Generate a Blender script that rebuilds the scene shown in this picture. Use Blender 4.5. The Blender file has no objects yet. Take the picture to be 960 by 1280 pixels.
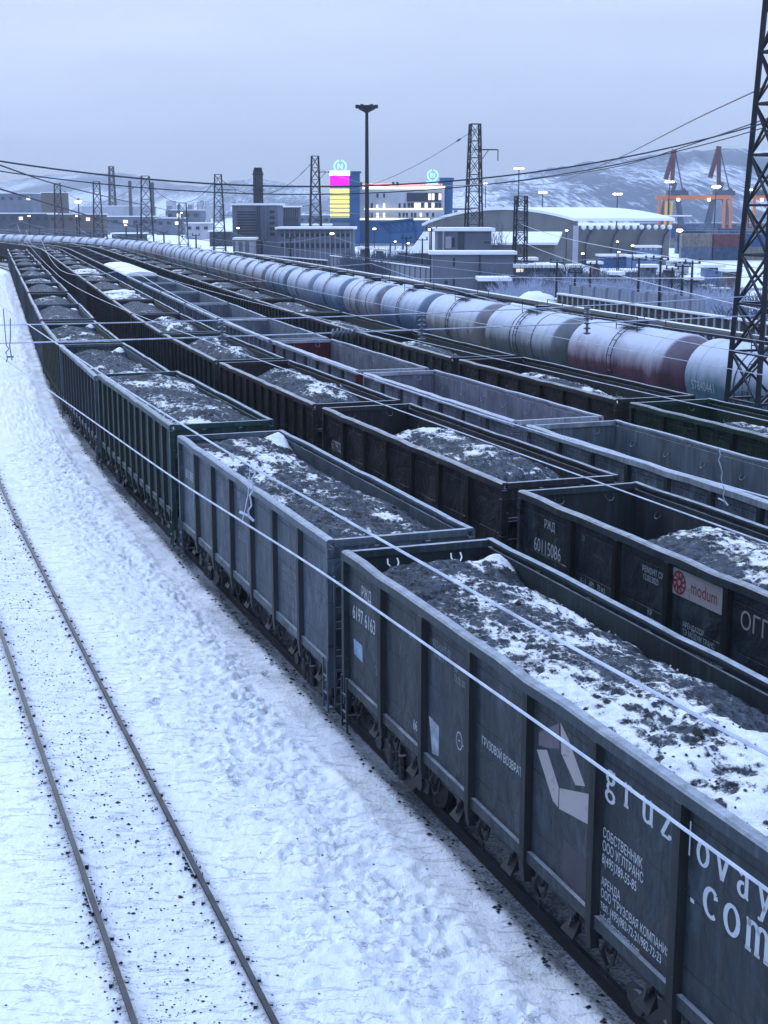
import bpy, math, random
import numpy as np
from mathutils import Vector, Matrix
R = math.radians
scene = bpy.context.scene
COL = scene.collection

# ------------------------------------------------------------------ camera
F, YH, HC = 1750.0, 264.0, 9.5            # focal length in photo pixels, horizon row, eye height
TH = math.atan((640 - YH) / F)
cd = bpy.data.cameras.new('camera'); cam = bpy.data.objects.new('camera', cd); COL.objects.link(cam)
cam.location = (0, 0, HC); cam.rotation_euler = (R(90) - TH, 0, 0)
cd.sensor_fit = 'VERTICAL'; cd.sensor_height = 24; cd.lens = 24 * F / 1280
cd.clip_start = 0.1; cd.clip_end = 20000
scene.camera = cam

# ------------------------------------------------------------------ world, sun, exposure
w = bpy.data.worlds.new('World'); scene.world = w; w.use_nodes = True
nt = w.node_tree; nt.nodes.clear(); N = nt.nodes.new; L = nt.links.new
out = N('ShaderNodeOutputWorld'); sky = N('ShaderNodeTexSky'); sky.sky_type = 'NISHITA'; sky.sun_disc = False
SUN_EL, SUN_AZ = R(27), R(-28)            # azimuth from +Y towards +X
sky.sun_elevation = SUN_EL; sky.sun_rotation = SUN_AZ
b1 = N('ShaderNodeBackground'); b1.inputs[1].default_value = 0.06; L(sky.outputs[0], b1.inputs[0])
tc = N('ShaderNodeTexCoord'); sep = N('ShaderNodeSeparateXYZ'); L(tc.outputs['Generated'], sep.inputs[0])
ramp = N('ShaderNodeValToRGB'); L(sep.outputs[2], ramp.inputs[0])
e = ramp.color_ramp.elements
e[0].position = 0.0; e[0].color = (0.68, 0.76, 0.98, 1)
e[1].position = 1.0; e[1].color = (0.98, 1.32, 1.98, 1)
for p, c in ((0.03, (0.70, 0.80, 1.04, 1)), (0.065, (0.63, 0.74, 1.01, 1)), (0.14, (0.67, 0.78, 1.05, 1)), (0.35, (0.80, 1.03, 1.50, 1))):
    q = e.new(p); q.color = c
mp = N('ShaderNodeMapping'); mp.inputs['Scale'].default_value = (1.2, 1.2, 7); mp.inputs['Rotation'].default_value = (0, R(4), 0)
L(tc.outputs['Generated'], mp.inputs[0])
nz = N('ShaderNodeTexNoise'); nz.inputs['Scale'].default_value = 1.7; nz.inputs['Detail'].default_value = 5; L(mp.outputs[0], nz.inputs['Vector'])
mr = N('ShaderNodeMapRange'); mr.inputs[1].default_value = .3; mr.inputs[2].default_value = .7; mr.inputs[3].default_value = .84; mr.inputs[4].default_value = 1.14
L(nz.outputs[0], mr.inputs[0])
vm = N('ShaderNodeVectorMath'); vm.operation = 'SCALE'; L(ramp.outputs[0], vm.inputs[0]); L(mr.outputs[0], vm.inputs['Scale'])
b2 = N('ShaderNodeBackground'); b2.inputs[1].default_value = 1.05; L(vm.outputs[0], b2.inputs[0])
mx = N('ShaderNodeMixShader'); mx.inputs[0].default_value = 0.9; L(b1.outputs[0], mx.inputs[1]); L(b2.outputs[0], mx.inputs[2])
L(mx.outputs[0], out.inputs[0])
sl = bpy.data.lights.new('sun', 'SUN'); sl.energy = 1.5; sl.angle = R(12); sl.color = (0.86, 0.93, 1.0)
so = bpy.data.objects.new('sun', sl); COL.objects.link(so)
sd = Vector((math.sin(SUN_AZ) * math.cos(SUN_EL), math.cos(SUN_AZ) * math.cos(SUN_EL), math.sin(SUN_EL)))
so.rotation_euler = sd.to_track_quat('Z', 'Y').to_euler()
vs = scene.view_settings; vs.view_transform = 'Standard'; vs.look = 'None'; vs.gamma = 1; vs.exposure = 0.13; vs.use_curve_mapping = False
scene.cycles.volume_bounces = 0; scene.cycles.max_bounces = 6

# ------------------------------------------------------------------ helpers
def at(px, py, z):
    """world point at height z seen at photo pixel (used to measure the place from the photograph)"""
    u = (px - 480) / F; v = (py - 640) / F; c, s = math.cos(TH), math.sin(TH)
    t = (z - HC) / (-s - v * c)
    return Vector((u * t, (c - v * s) * t, z))
def atd(px, py, D):
    u = (px - 480) / F; v = (py - 640) / F; c, s = math.cos(TH), math.sin(TH)
    t = D / (c - v * s)
    return Vector((u * t, D, HC + (-s - v * c) * t))
def gd(ybase):
    return at(480, ybase, 0).y

class MB:
    def __init__(s): s.v = []; s.f = []; s.m = []
    def face(s, idx, m=0): s.f.append(tuple(idx)); s.m.append(m)
    def add(s, vs, fs, m=0):
        o = len(s.v); s.v += [tuple(p) for p in vs]
        for f in fs: s.f.append(tuple(i + o for i in f)); s.m.append(m)
        return s
    def box(s, a, b, m=0):
        x0, y0, z0 = a; x1, y1, z1 = b
        return s.add([(x0,y0,z0),(x1,y0,z0),(x1,y1,z0),(x0,y1,z0),(x0,y0,z1),(x1,y0,z1),(x1,y1,z1),(x0,y1,z1)],
                     [(3,2,1,0),(4,5,6,7),(0,1,5,4),(1,2,6,5),(2,3,7,6),(3,0,4,7)], m)
    def bar(s, p, q, w, h=None, m=0, up=(0, 0, 1)):
        p = Vector(p); q = Vector(q); d = (q - p).normalized(); h = w if h is None else h
        a = d.cross(Vector(up))
        if a.length < 1e-4: a = d.cross(Vector((1, 0, 0)))
        a.normalize(); b = a.cross(d).normalized()
        vs = []
        for c in (p, q):
            for sx, sy in ((-1,-1),(1,-1),(1,1),(-1,1)): vs.append(c + a * (sx * w / 2) + b * (sy * h / 2))
        return s.add(vs, [(0,1,2,3),(7,6,5,4),(0,4,5,1),(1,5,6,2),(2,6,7,3),(3,7,4,0)], m)
    def tube(s, pts, r, n=6, m=0, cap=True):
        pts = [Vector(p) for p in pts]; k = len(pts); rr = r if isinstance(r, (list, tuple)) else [r] * k
        vs = []
        for i, p in enumerate(pts):
            d = (pts[min(i + 1, k - 1)] - pts[max(i - 1, 0)]).normalized()
            a = d.cross(Vector((0, 0, 1)))
            if a.length < 1e-3: a = d.cross(Vector((1, 0, 0)))
            a.normalize(); b = a.cross(d)
            for j in range(n):
                t = 2 * math.pi * j / n; vs.append(p + a * (rr[i] * math.cos(t)) + b * (rr[i] * math.sin(t)))
        fs = [(i*n+j, (i+1)*n+j, (i+1)*n+(j+1) % n, i*n+(j+1) % n) for i in range(k-1) for j in range(n)]
        if cap: fs += [tuple(range(n)), tuple(reversed(range((k-1)*n, k*n)))]
        return s.add(vs, fs, m)
    def lathe(s, prof, c=(0,0,0), axis='z', n=24, m=0):
        vs = []
        for r, h in prof:
            for j in range(n):
                t = 2 * math.pi * j / n; a, b = r * math.cos(t), r * math.sin(t)
                p = {'z': (a, b, h), 'x': (h, a, b), 'y': (b, h, a)}[axis]
                vs.append((p[0]+c[0], p[1]+c[1], p[2]+c[2]))
        k = len(prof)
        fs = [(i*n+j, i*n+(j+1) % n, (i+1)*n+(j+1) % n, (i+1)*n+j) for i in range(k-1) for j in range(n)]
        fs += [tuple(reversed(range(n))), tuple(range((k-1)*n, k*n))]
        return s.add(vs, fs, m)
    def prism(s, poly, y0, y1, m=0):      # poly in (x,z), extruded along y
        n = len(poly); vs = [(x, y0, z) for x, z in poly] + [(x, y1, z) for x, z in poly]
        return s.add(vs, [tuple(range(n)), tuple(reversed(range(n, 2*n)))] + [(i, n+i, n+(i+1) % n, (i+1) % n) for i in range(n)], m)
    def sweep(s, prof, pts, m=0):         # prof in (side, z), closed section swept along 3D pts
        n = len(prof); vs = []; pts = [Vector(p) for p in pts]; k = len(pts)
        for i, p in enumerate(pts):
            d = (pts[min(i+1, k-1)] - pts[max(i-1, 0)]); d.z = 0; d.normalize(); a = Vector((d.y, -d.x, 0))
            for o, z in prof: vs.append(p + a * o + Vector((0, 0, z)))
        return s.add(vs, [(i*n+j, i*n+(j+1) % n, (i+1)*n+(j+1) % n, (i+1)*n+j) for i in range(k-1) for j in range(n)] + [tuple(range(n)), tuple(reversed(range((k-1)*n, k*n)))], m)
    def mesh(s, name, mats, smooth=False):
        me = bpy.data.meshes.new(name); me.from_pydata(s.v, [], s.f)
        for mm in (mats if isinstance(mats, (list, tuple)) else [mats]): me.materials.append(mm)
        if len(set(s.m)) > 1 or (s.m and s.m[0]): me.polygons.foreach_set('material_index', s.m)
        if smooth:
            me.polygons.foreach_set('use_smooth', [True] * len(s.f))
            try: me.set_sharp_from_angle(angle=R(35))
            except Exception: pass
        me.update(); return me
LABELS = {}
def link(name, me, parent=None, loc=None, rz=None, color=None):
    o = bpy.data.objects.new(name, me); COL.objects.link(o)
    if parent is not None: o.parent = parent
    if loc is not None: o.location = loc
    if rz is not None: o.rotation_euler = (0, 0, rz)
    if color is not None: o.color = (*color, 1)
    return o
def tag(o, label, cat, group=None):
    if label in LABELS: print('DUPLICATE LABEL', label)
    LABELS[label] = 1
    nw = len(label.split())
    if nw > 16 or nw < 4: print('LABEL LENGTH', nw, label)
    o['label'] = label; o['category'] = cat
    if group: o['group'] = group
    return o
def thing(name, label, cat, loc=(0,0,0), rz=0, group=None):
    o = link(name, None, None, loc, rz); o.empty_display_size = .3
    return tag(o, label, cat, group)
def struct(o, kind='structure'): o['kind'] = kind; return o
def dup(root, loc, rz, label, cat=None, group=None, color=None):
    r = root.copy(); COL.objects.link(r); r.location = loc; r.rotation_euler = (0, 0, rz)
    tag(r, label, cat or root['category'], group or root.get('group'))
    if color: r.color = (*color, 1)
    for ch in list(root.children):
        c = ch.copy(); COL.objects.link(c); c.parent = r
        if color: c.color = (*color, 1)
        for g in list(ch.children):
            d = g.copy(); COL.objects.link(d); d.parent = c
            if color: d.color = (*color, 1)
    return r
def ordinal(n):
    W = ['', 'first','second','third','fourth','fifth','sixth','seventh','eighth','ninth','tenth','eleventh','twelfth','thirteenth','fourteenth',
         'fifteenth','sixteenth','seventeenth','eighteenth','nineteenth','twentieth','twenty-first','twenty-second','twenty-third','twenty-fourth',
         'twenty-fifth','twenty-sixth','twenty-seventh','twenty-eighth','twenty-ninth','thirtieth','thirty-first','thirty-second']
    return W[n]

# ------------------------------------------------------------------ materials
def newmat(name):
    m = bpy.data.materials.new(name); m.use_nodes = True; t = m.node_tree; t.nodes.clear()
    o = t.nodes.new('ShaderNodeOutputMaterial'); b = t.nodes.new('ShaderNodeBsdfPrincipled'); t.links.new(b.outputs[0], o.inputs[0])
    return m, t, b
def node(t, ty, **kw):
    n = t.nodes.new(ty)
    for k, v in kw.items():
        if k in n.inputs.keys(): n.inputs[k].default_value = v
        else: setattr(n, k, v)
    return n
def noise(t, vec, scale, detail=4, rough=.55, dist=0, w=None):
    n = t.nodes.new('ShaderNodeTexNoise'); n.inputs['Scale'].default_value = scale; n.inputs['Detail'].default_value = detail
    n.inputs['Roughness'].default_value = rough; n.inputs['Distortion'].default_value = dist
    if w is not None: n.noise_dimensions = '4D'; t.links.new(w, n.inputs['W'])
    if vec is not None: t.links.new(vec, n.inputs['Vector'])
    return n.outputs[0]
def rng(t, v, a, b, c=0., d=1.):
    n = t.nodes.new('ShaderNodeMapRange'); t.links.new(v, n.inputs[0])
    for i, x in enumerate((a, b, c, d)): n.inputs[i+1].default_value = x
    return n.outputs[0]
def mixc(t, f, a, b):
    n = t.nodes.new('ShaderNodeMix'); n.data_type = 'RGBA'; ins = [i for i in n.inputs if i.type == 'RGBA']; fi = n.inputs[0]
    if hasattr(f, 'links'): t.links.new(f, fi)
    else: fi.default_value = f
    for i, x in ((ins[0], a), (ins[1], b)):
        if hasattr(x, 'links'): t.links.new(x, i)
        else: i.default_value = (*x, 1)
    return [o for o in n.outputs if o.type == 'RGBA'][0]
def math_(t, op, a, b=None):
    n = t.nodes.new('ShaderNodeMath'); n.operation = op
    for i, x in ((0, a), (1, b)):
        if x is None: continue
        if hasattr(x, 'links'): t.links.new(x, n.inputs[i])
        else: n.inputs[i].default_value = x
    return n.outputs[0]
def bump(t, b, h, dist, strength=1., prev=None):
    n = t.nodes.new('ShaderNodeBump'); n.inputs['Distance'].default_value = dist; n.inputs['Strength'].default_value = strength
    t.links.new(h, n.inputs['Height'])
    if prev is not None: t.links.new(prev, n.inputs['Normal'])
    if b is not None: t.links.new(n.outputs[0], b.inputs['Normal'])
    return n.outputs[0]
def mapping(t, vec, scale=(1,1,1)):
    n = t.nodes.new('ShaderNodeMapping'); n.inputs['Scale'].default_value = scale; t.links.new(vec, n.inputs[0]); return n.outputs[0]
SNOW = (0.80, 0.83, 0.90)

def paint_mat(name, base=None, frost=.35, rust=.25, rough=.55, streak=True, frost_lo=.5, seams=False):
    """weathered steel paint; colour comes from the object; hoar frost lies on upward faces"""
    m, t, b = newmat(name)
    tcn = t.nodes.new('ShaderNodeTexCoord'); oi = t.nodes.new('ShaderNodeObjectInfo'); vec = tcn.outputs['Object']; W = math_(t, 'MULTIPLY', oi.outputs['Random'], 40.)
    if base is None: col = oi.outputs['Color']
    else:
        c = t.nodes.new('ShaderNodeRGB'); c.outputs[0].default_value = (*base, 1); col = c.outputs[0]
    n1 = noise(t, mapping(t, vec, (1, 1, .6)), 1.6, 5, .6, 0, W)
    dark = mixc(t, rng(t, n1, .3, .7), (.45, .46, .50), (1.15, 1.15, 1.15))
    mul = t.nodes.new('ShaderNodeVectorMath'); mul.operation = 'MULTIPLY'; t.links.new(col, mul.inputs[0]); t.links.new(dark, mul.inputs[1]); c1 = mul.outputs[0]
    if streak:
        st = noise(t, mapping(t, vec, (7, 7, .35)), 1.5, 4, .6, 0, W)
        lt = t.nodes.new('ShaderNodeVectorMath'); lt.operation = 'MULTIPLY_ADD'; t.links.new(c1, lt.inputs[0]); lt.inputs[1].default_value = (1.7, 1.75, 1.85); lt.inputs[2].default_value = (.012, .014, .018)
        c1 = mixc(t, rng(t, st, .50, .75, 0, .75), c1, lt.outputs[0])
        st2 = noise(t, mapping(t, vec, (5, 5, .5)), 1.1, 5, .65, 0, W)
        c1 = mixc(t, rng(t, st2, .56, .70, 0, rust * 2.2), c1, (.030, .023, .022))
    pt = noise(t, vec, 3.3, 6, .7, .4, W)
    c1 = mixc(t, rng(t, pt, .66, .70, 0, min(1, rust * 2)), c1, (.03, .025, .025))
    if seams:
        fd = noise(t, mapping(t, vec, (1.2, 1, .5)), .9, 5, .7, .8, W); l2 = t.nodes.new('ShaderNodeVectorMath'); l2.operation = 'MULTIPLY_ADD'; t.links.new(col, l2.inputs[0]); l2.inputs[1].default_value = (1.9, 1.9, 2.0); l2.inputs[2].default_value = (.008, .011, .016)
        c1 = mixc(t, rng(t, fd, .54, .62, 0, .55), c1, l2.outputs[0])
        c1 = mixc(t, rng(t, noise(t, vec, 2.6, 6, .75, 1.2, W), .60, .64, 0, .8), c1, (.010, .012, .016))
    geo = t.nodes.new('ShaderNodeNewGeometry'); sx = t.nodes.new('ShaderNodeSeparateXYZ'); t.links.new(geo.outputs['Normal'], sx.inputs[0])
    fz = rng(t, sx.outputs[2], frost_lo, .95, 0, 1)
    fn = rng(t, noise(t, vec, 5, 5, .7, 0, W), .3, .62, .35, 1)
    fr = math_(t, 'MULTIPLY', math_(t, 'MULTIPLY', fz, fn), frost)
    speck = rng(t, noise(t, vec, 26, 3, .7, 0, W), .69, .73, 0, .2)
    c1 = mixc(t, math_(t, 'MAXIMUM', fr, speck if frost > .3 else fr), c1, (.52, .58, .70))
    t.links.new(c1, b.inputs['Base Color']); b.inputs['Roughness'].default_value = rough; b.inputs['Specular IOR Level'].default_value = .22
    t.links.new(rng(t, n1, .3, .7, rough - .12, rough + .15), b.inputs['Roughness'])
    bn = bump(t, None, noise(t, vec, 14, 4, .6, 0, W), .006, .6)
    if seams:
        s2 = t.nodes.new('ShaderNodeSeparateXYZ'); t.links.new(vec, s2.inputs[0])
        wv = math_(t, 'PINGPONG', math_(t, 'ADD', s2.outputs[2], -.12), .41)
        c1 = mixc(t, rng(t, wv, .0, .014, .75, 0), c1, (.012, .013, .016)); t.links.new(c1, b.inputs['Base Color'])
        line = rng(t, wv, 0., .016, 0, 1)
        bn = bump(t, None, line, .012, .9, bn)
        dent = noise(t, mapping(t, vec, (1.1, 1, 1.3)), 1.6, 3, .5, .5, W)
        bn = bump(t, None, dent, .12, .9, bn)
    t.links.new(bn, b.inputs['Normal'])
    return m
M = {}
M['panel'] = paint_mat('wagon_paint', frost=.5, rust=.3, seams=True)
M['steel'] = paint_mat('wagon_steel', frost=.55, rust=.3)
M['rim'] = paint_mat('wagon_rim', frost=.62, rust=.15, frost_lo=.3)
M['inner'] = paint_mat('wagon_inner', frost=.25, rust=.25, rough=.7)
M['under'] = paint_mat('underframe_steel', (.016, .018, .022), frost=.8, rust=.1, streak=False, frost_lo=.75)
M['mast'] = paint_mat('mast_steel', (.022, .027, .038), frost=.5, rust=.1, streak=False, frost_lo=.6)
def simple(name, col, rough=.6, metal=0., emit=None, es=1., var=.15, sc=4., bmp=0.):
    m, t, b = newmat(name); tcn = t.nodes.new('ShaderNodeTexCoord')
    n1 = noise(t, tcn.outputs['Object'], sc, 4)
    lo = tuple(c * (1 - var) for c in col); hi = tuple(min(1, c * (1 + var)) for c in col)
    t.links.new(mixc(t, rng(t, n1, .3, .7), lo, hi), b.inputs['Base Color'])
    b.inputs['Roughness'].default_value = rough; b.inputs['Metallic'].default_value = metal; b.inputs['Specular IOR Level'].default_value = .25
    if emit: b.inputs['Emission Color'].default_value = (*emit, 1); b.inputs['Emission Strength'].default_value = es
    if bmp: bump(t, b, noise(t, tcn.outputs['Object'], sc * 3, 4), bmp)
    return m
M['snowcap'] = simple('snow_cap', SNOW, .8, var=.04, sc=1.5, bmp=.03)
M['rail'] = simple('rail_steel', (.012, .013, .016), .7, .0, var=.3, sc=3)
M['railtop'] = simple('rail_head', (.03, .036, .048), .5, .0, var=.5, sc=2)
M['wire'] = simple('wire_frosted', (.42, .47, .58), .5, .2, var=.25)
M['wired'] = simple('wire_dark', (.05, .06, .085), .5, .2, var=.2)
M['insul'] = simple('insulator_glaze', (.10, .12, .16), .2, 0, var=.2)
def stencil(name, col, bare, lo, hi, sc=9.):
    m, t, b = newmat(name); tcn = t.nodes.new('ShaderNodeTexCoord'); geo = t.nodes.new('ShaderNodeNewGeometry')
    n1 = noise(t, geo.outputs['Position'], sc, 6, .75, .6); n2 = noise(t, geo.outputs['Position'], 1.6, 3)
    v = math_(t, 'ADD', n1, math_(t, 'MULTIPLY', n2, .35))
    t.links.new(mixc(t, rng(t, v, lo, hi), col, bare), b.inputs['Base Color']); b.inputs['Roughness'].default_value = .8; b.inputs['Specular IOR Level'].default_value = .2
    return m
M['letters'] = stencil('stencil_paint', (.36, .40, .45), (.05, .06, .07), .78, .95)
M['lettersdim'] = stencil('stencil_paint_faded', (.16, .19, .22), (.03, .04, .05), .70, .90)
M['pinkwhite'] = stencil('sticker_paint', (.27, .255, .27), (.09, .06, .06), .76, .92, 5.)
M['redmark'] = simple('red_sign_paint', (.17, .025, .035), .6, var=.25, sc=6)
M['blackcoal'] = simple('coal_lump', (.018, .019, .023), .45, var=.5, sc=20)

def coal_mat():
    m, t, b = newmat('coal_under_snow'); tcn = t.nodes.new('ShaderNodeTexCoord'); vec = tcn.outputs['Object']; oi = t.nodes.new('ShaderNodeObjectInfo')
    W = math_(t, 'MULTIPLY', oi.outputs['Random'], 60.)
    mps = t.nodes.new('ShaderNodeMapping'); mps.inputs['Rotation'].default_value = (0, 0, R(32)); mps.inputs['Scale'].default_value = (.6, 1.35, 1); t.links.new(vec, mps.inputs[0]); stretch = mps.outputs[0]
    big = noise(t, stretch, .75, 5, .62, .5, W); mid = noise(t, stretch, 3.2, 6, .72, .9, W); fine = noise(t, vec, 15, 5, .78, .3, W)
    geo = t.nodes.new('ShaderNodeNewGeometry'); sx = t.nodes.new('ShaderNodeSeparateXYZ'); t.links.new(geo.outputs['Normal'], sx.inputs[0])
    flat = rng(t, sx.outputs[2], .72, .99, -.10, .04)
    a = math_(t, 'ADD', math_(t, 'MULTIPLY', big, .54), math_(t, 'MULTIPLY', mid, .34)); a = math_(t, 'ADD', a, math_(t, 'MULTIPLY', fine, .26)); a = math_(t, 'ADD', a, flat)
    cov = t.nodes.new('ShaderNodeAttribute'); cov.attribute_name = 'snow'
    a = math_(t, 'ADD', a, cov.outputs['Fac'])
    s = rng(t, a, .592, .632)
    dust = rng(t, math_(t, 'ADD', math_(t, 'MULTIPLY', mid, .45), math_(t, 'MULTIPLY', fine, .55)), .42, .58)
    base = mixc(t, dust, (.015, .018, .024), (.105, .13, .175))
    t.links.new(mixc(t, s, base, SNOW), b.inputs['Base Color']); b.inputs['Roughness'].default_value = .85; b.inputs['Specular IOR Level'].default_value = .2
    p = bump(t, None, fine, .035, .9); p = bump(t, None, mid, .10, .9, p); p = bump(t, None, s, .02, .5, p); t.links.new(p, b.inputs['Normal'])
    return m
M['coal'] = coal_mat()
def snow_mat():
    m, t, b = newmat('ground_snow'); tcn = t.nodes.new('ShaderNodeTexCoord'); vec = tcn.outputs['Object']
    at_ = t.nodes.new('ShaderNodeAttribute'); at_.attribute_name = 'dirt'; d = at_.outputs['Fac']
    n1 = noise(t, vec, .35, 5, .6); n2 = noise(t, vec, 3.5, 5, .7, .5); n3 = noise(t, vec, 18, 4, .7); n4 = noise(t, mapping(t, vec, (1, .45, 1)), 9, 5, .75, 1.)
    c = mixc(t, rng(t, n1, .3, .7), (.74, .79, .90), (.84, .86, .91))
    dd = math_(t, 'MULTIPLY', d, rng(t, n2, .25, .75, .45, 1.5))
    c = mixc(t, dd, c, (.125, .145, .19))
    thr = math_(t, 'ADD', n3, math_(t, 'MULTIPLY', d, .22)); thr = math_(t, 'ADD', thr, math_(t, 'MULTIPLY', n1, .1))
    c = mixc(t, rng(t, thr, .715, .75, 0, .75), c, (.07, .08, .10))
    t.links.new(c, b.inputs['Base Color']); b.inputs['Roughness'].default_value = .75
    mpp = t.nodes.new('ShaderNodeMapping'); mpp.inputs['Rotation'].default_value = (0, 0, R(-18)); mpp.inputs['Scale'].default_value = (.5, 1.9, 1); t.links.new(vec, mpp.inputs[0])
    st = noise(t, mpp.outputs[0], 3.6, 5, .68, .8); sd2 = rng(t, st, .57, .64, 1, 0)
    p = bump(t, None, n1, .25, .5); p = bump(t, None, sd2, .04, .7, p); p = bump(t, None, n2, .05, .7, p); p = bump(t, None, n4, .035, .8, p); p = bump(t, None, n3, .012, .6, p); t.links.new(p, b.inputs['Normal'])
    return m
M['snow'] = snow_mat()
def tank_mat():
    m, t, b = newmat('tank_paint'); tcn = t.nodes.new('ShaderNodeTexCoord'); vec = tcn.outputs['Object']; oi = t.nodes.new('ShaderNodeObjectInfo')
    W = math_(t, 'MULTIPLY', oi.outputs['Random'], 50.)
    n1 = noise(t, mapping(t, vec, (1, 1, .4)), 1.8, 5, .6, 0, W)
    mul = t.nodes.new('ShaderNodeVectorMath'); mul.operation = 'MULTIPLY'; t.links.new(oi.outputs['Color'], mul.inputs[0])
    t.links.new(mixc(t, rng(t, n1, .3, .7), (.6, .6, .62), (1.2, 1.2, 1.2)), mul.inputs[1]); c = mul.outputs[0]
    ox = noise(t, mapping(t, vec, (1.4, 1, .25)), 1.2, 4, .6, 0, W)
    c = mixc(t, rng(t, ox, .56, .68, 0, .8), c, (.05, .05, .06))
    sx = t.nodes.new('ShaderNodeSeparateXYZ'); t.links.new(vec, sx.inputs[0])
    lvl = math_(t, 'ADD', sx.outputs[2], math_(t, 'MULTIPLY', n1, .9))
    frost = rng(t, lvl, 3.05, 4.25, 0, .9)
    endf = rng(t, math_(t, 'ABSOLUTE', sx.outputs[0]), 4.50, 4.60, 1, .25)
    c = mixc(t, math_(t, 'MULTIPLY', frost, endf), c, (.55, .60, .74))
    t.links.new(c, b.inputs['Base Color']); b.inputs['Roughness'].default_value = .85; b.inputs['Specular IOR Level'].default_value = .12
    bump(t, b, noise(t, vec, 20, 3, .6), .004)
    return m
M['tank'] = tank_mat()

# ------------------------------------------------------------------ track geometry (yard curve)
def heading(s):
    az = -20.2
    az += 4.8 * min(1, max(0, (s - 40) / 42))
    if s > 222: az -= 33 * min(1, (s - 222) / 150)
    return R(az)
DS = .5; S0 = -40
_s = np.arange(S0, 460, DS); _hd = np.array([heading(x) for x in _s])
_x = np.concatenate([[0], np.cumsum(np.sin(_hd) * DS)[:-1]]); _y = np.concatenate([[0], np.cumsum(np.cos(_hd) * DS)[:-1]])
i0 = int((0 - S0) / DS); _x += 8.9 * .9385 - _x[i0]; _y += 8.9 * .3453 - _y[i0]
def ref(s, o):
    s = np.asarray(s, float); x = np.interp(s, _s, _x); y = np.interp(s, _s, _y); h = np.interp(s, _s, _hd)
    return x + (o - 8.9) * np.cos(h), y - (o - 8.9) * np.sin(h), h
class Track:
    def __init__(t, o):
        t.o = o; x, y, h = ref(_s, o); t.x, t.y, t.h = x, y, h
        t.l = np.concatenate([[0], np.cumsum(np.hypot(np.diff(x), np.diff(y)))]); t.l -= np.interp(0, _s, t.l)
    def at(t, l):
        h = np.interp(l, t.l, t.h)
        return Vector((float(np.interp(l, t.l, t.x)), float(np.interp(l, t.l, t.y)), 0)), float(math.pi/2 - h)
    def pts(t, l0, l1, step, off=0., z=0.):
        r = []
        for l in np.arange(l0, l1 + .01, step):
            p, rz = t.at(l); h = math.pi/2 - rz
            r.append(Vector((p.x + off * math.cos(h), p.y - off * math.sin(h), z)))
        return r
T0o, T1o, T2o, T3o, T4o, T5o = 3.16, 8.9, 14.1, 18.3, 23.35, 33.0

# ------------------------------------------------------------------ ground
rs = np.random.RandomState(7)
def vnoise(X, Y, sc, seed):
    g = np.random.RandomState(seed).rand(256, 256); x = X / sc; y = Y / sc
    xi = np.floor(x).astype(int); yi = np.floor(y).astype(int); fx = x - xi; fy = y - yi; fx = fx*fx*(3-2*fx); fy = fy*fy*(3-2*fy)
    a = g[xi % 256, yi % 256]; b_ = g[(xi+1) % 256, yi % 256]; c = g[xi % 256, (yi+1) % 256]; d = g[(xi+1) % 256, (yi+1) % 256]
    return (a*(1-fx)+b_*fx)*(1-fy) + (c*(1-fx)+d*fx)*fy - .5
sv = np.concatenate([np.arange(-30, 9, 1.5), np.arange(9, 30, .065), np.arange(30, 60, .12), np.arange(60, 120, .5), np.arange(120, 460, 4)])
ov = np.concatenate([np.arange(-60, -2, 3), np.arange(-2, .4, .4), np.arange(.4, 9.2, .055), np.arange(9.2, 45, .7), np.arange(45, 66, 4)])
Sg, Og = np.meshgrid(sv, ov, indexing='ij')
gx, gy, _ = ref(Sg, Og)
H = vnoise(Sg, Og, 3.1, 1) * .07 + vnoise(Sg, Og, 1.1, 2) * .03 + vnoise(Sg, Og, .33, 3) * .012
def band(o, a, b, s=.35): return 1 / (1 + np.exp(-(o - a) / s * 3)) * 1 / (1 + np.exp((o - b) / s * 3))
wob = vnoise(Sg, Og * 0, 5, 9) * .8
tr = band(Og + wob, 4.7, 6.9)
H += tr * (vnoise(Sg, Og, .31, 4) * .045 + vnoise(Sg, Og, .15, 5) * .05 + vnoise(Sg * 1.3 + Og, Og * 1.2, .09, 25) * .035 + .02)
H += band(Og, 4.1, 7.6, .3) * np.clip(vnoise(Sg * .45 + Og * .3, Og * 1.6, .42, 26), 0, 1) * -.055
H += band(Og, 0, 2.3, .3) * np.clip(vnoise(Sg * .45, Og * 1.6, .42, 27) - .12, 0, 1) * -.06
H += band(Og + wob * .5, 6.55, 7.0, .2) * (.05 + vnoise(Sg, Og, .22, 6) * .12)
H += band(Og, 2.45, 3.87, .2) * (vnoise(Sg, Og, .2, 11) * .045 - .02)
H += band(Og, 7.6, 7.75, .15) * .06
H -= band(Og, 7.85, 9.9, .2) * .07
for oc in (3.16 - .78, 3.16 + .78):
    nr = np.exp(-((Og - oc) / .16)**4); H = H * (1 - nr) + nr * .045
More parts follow.
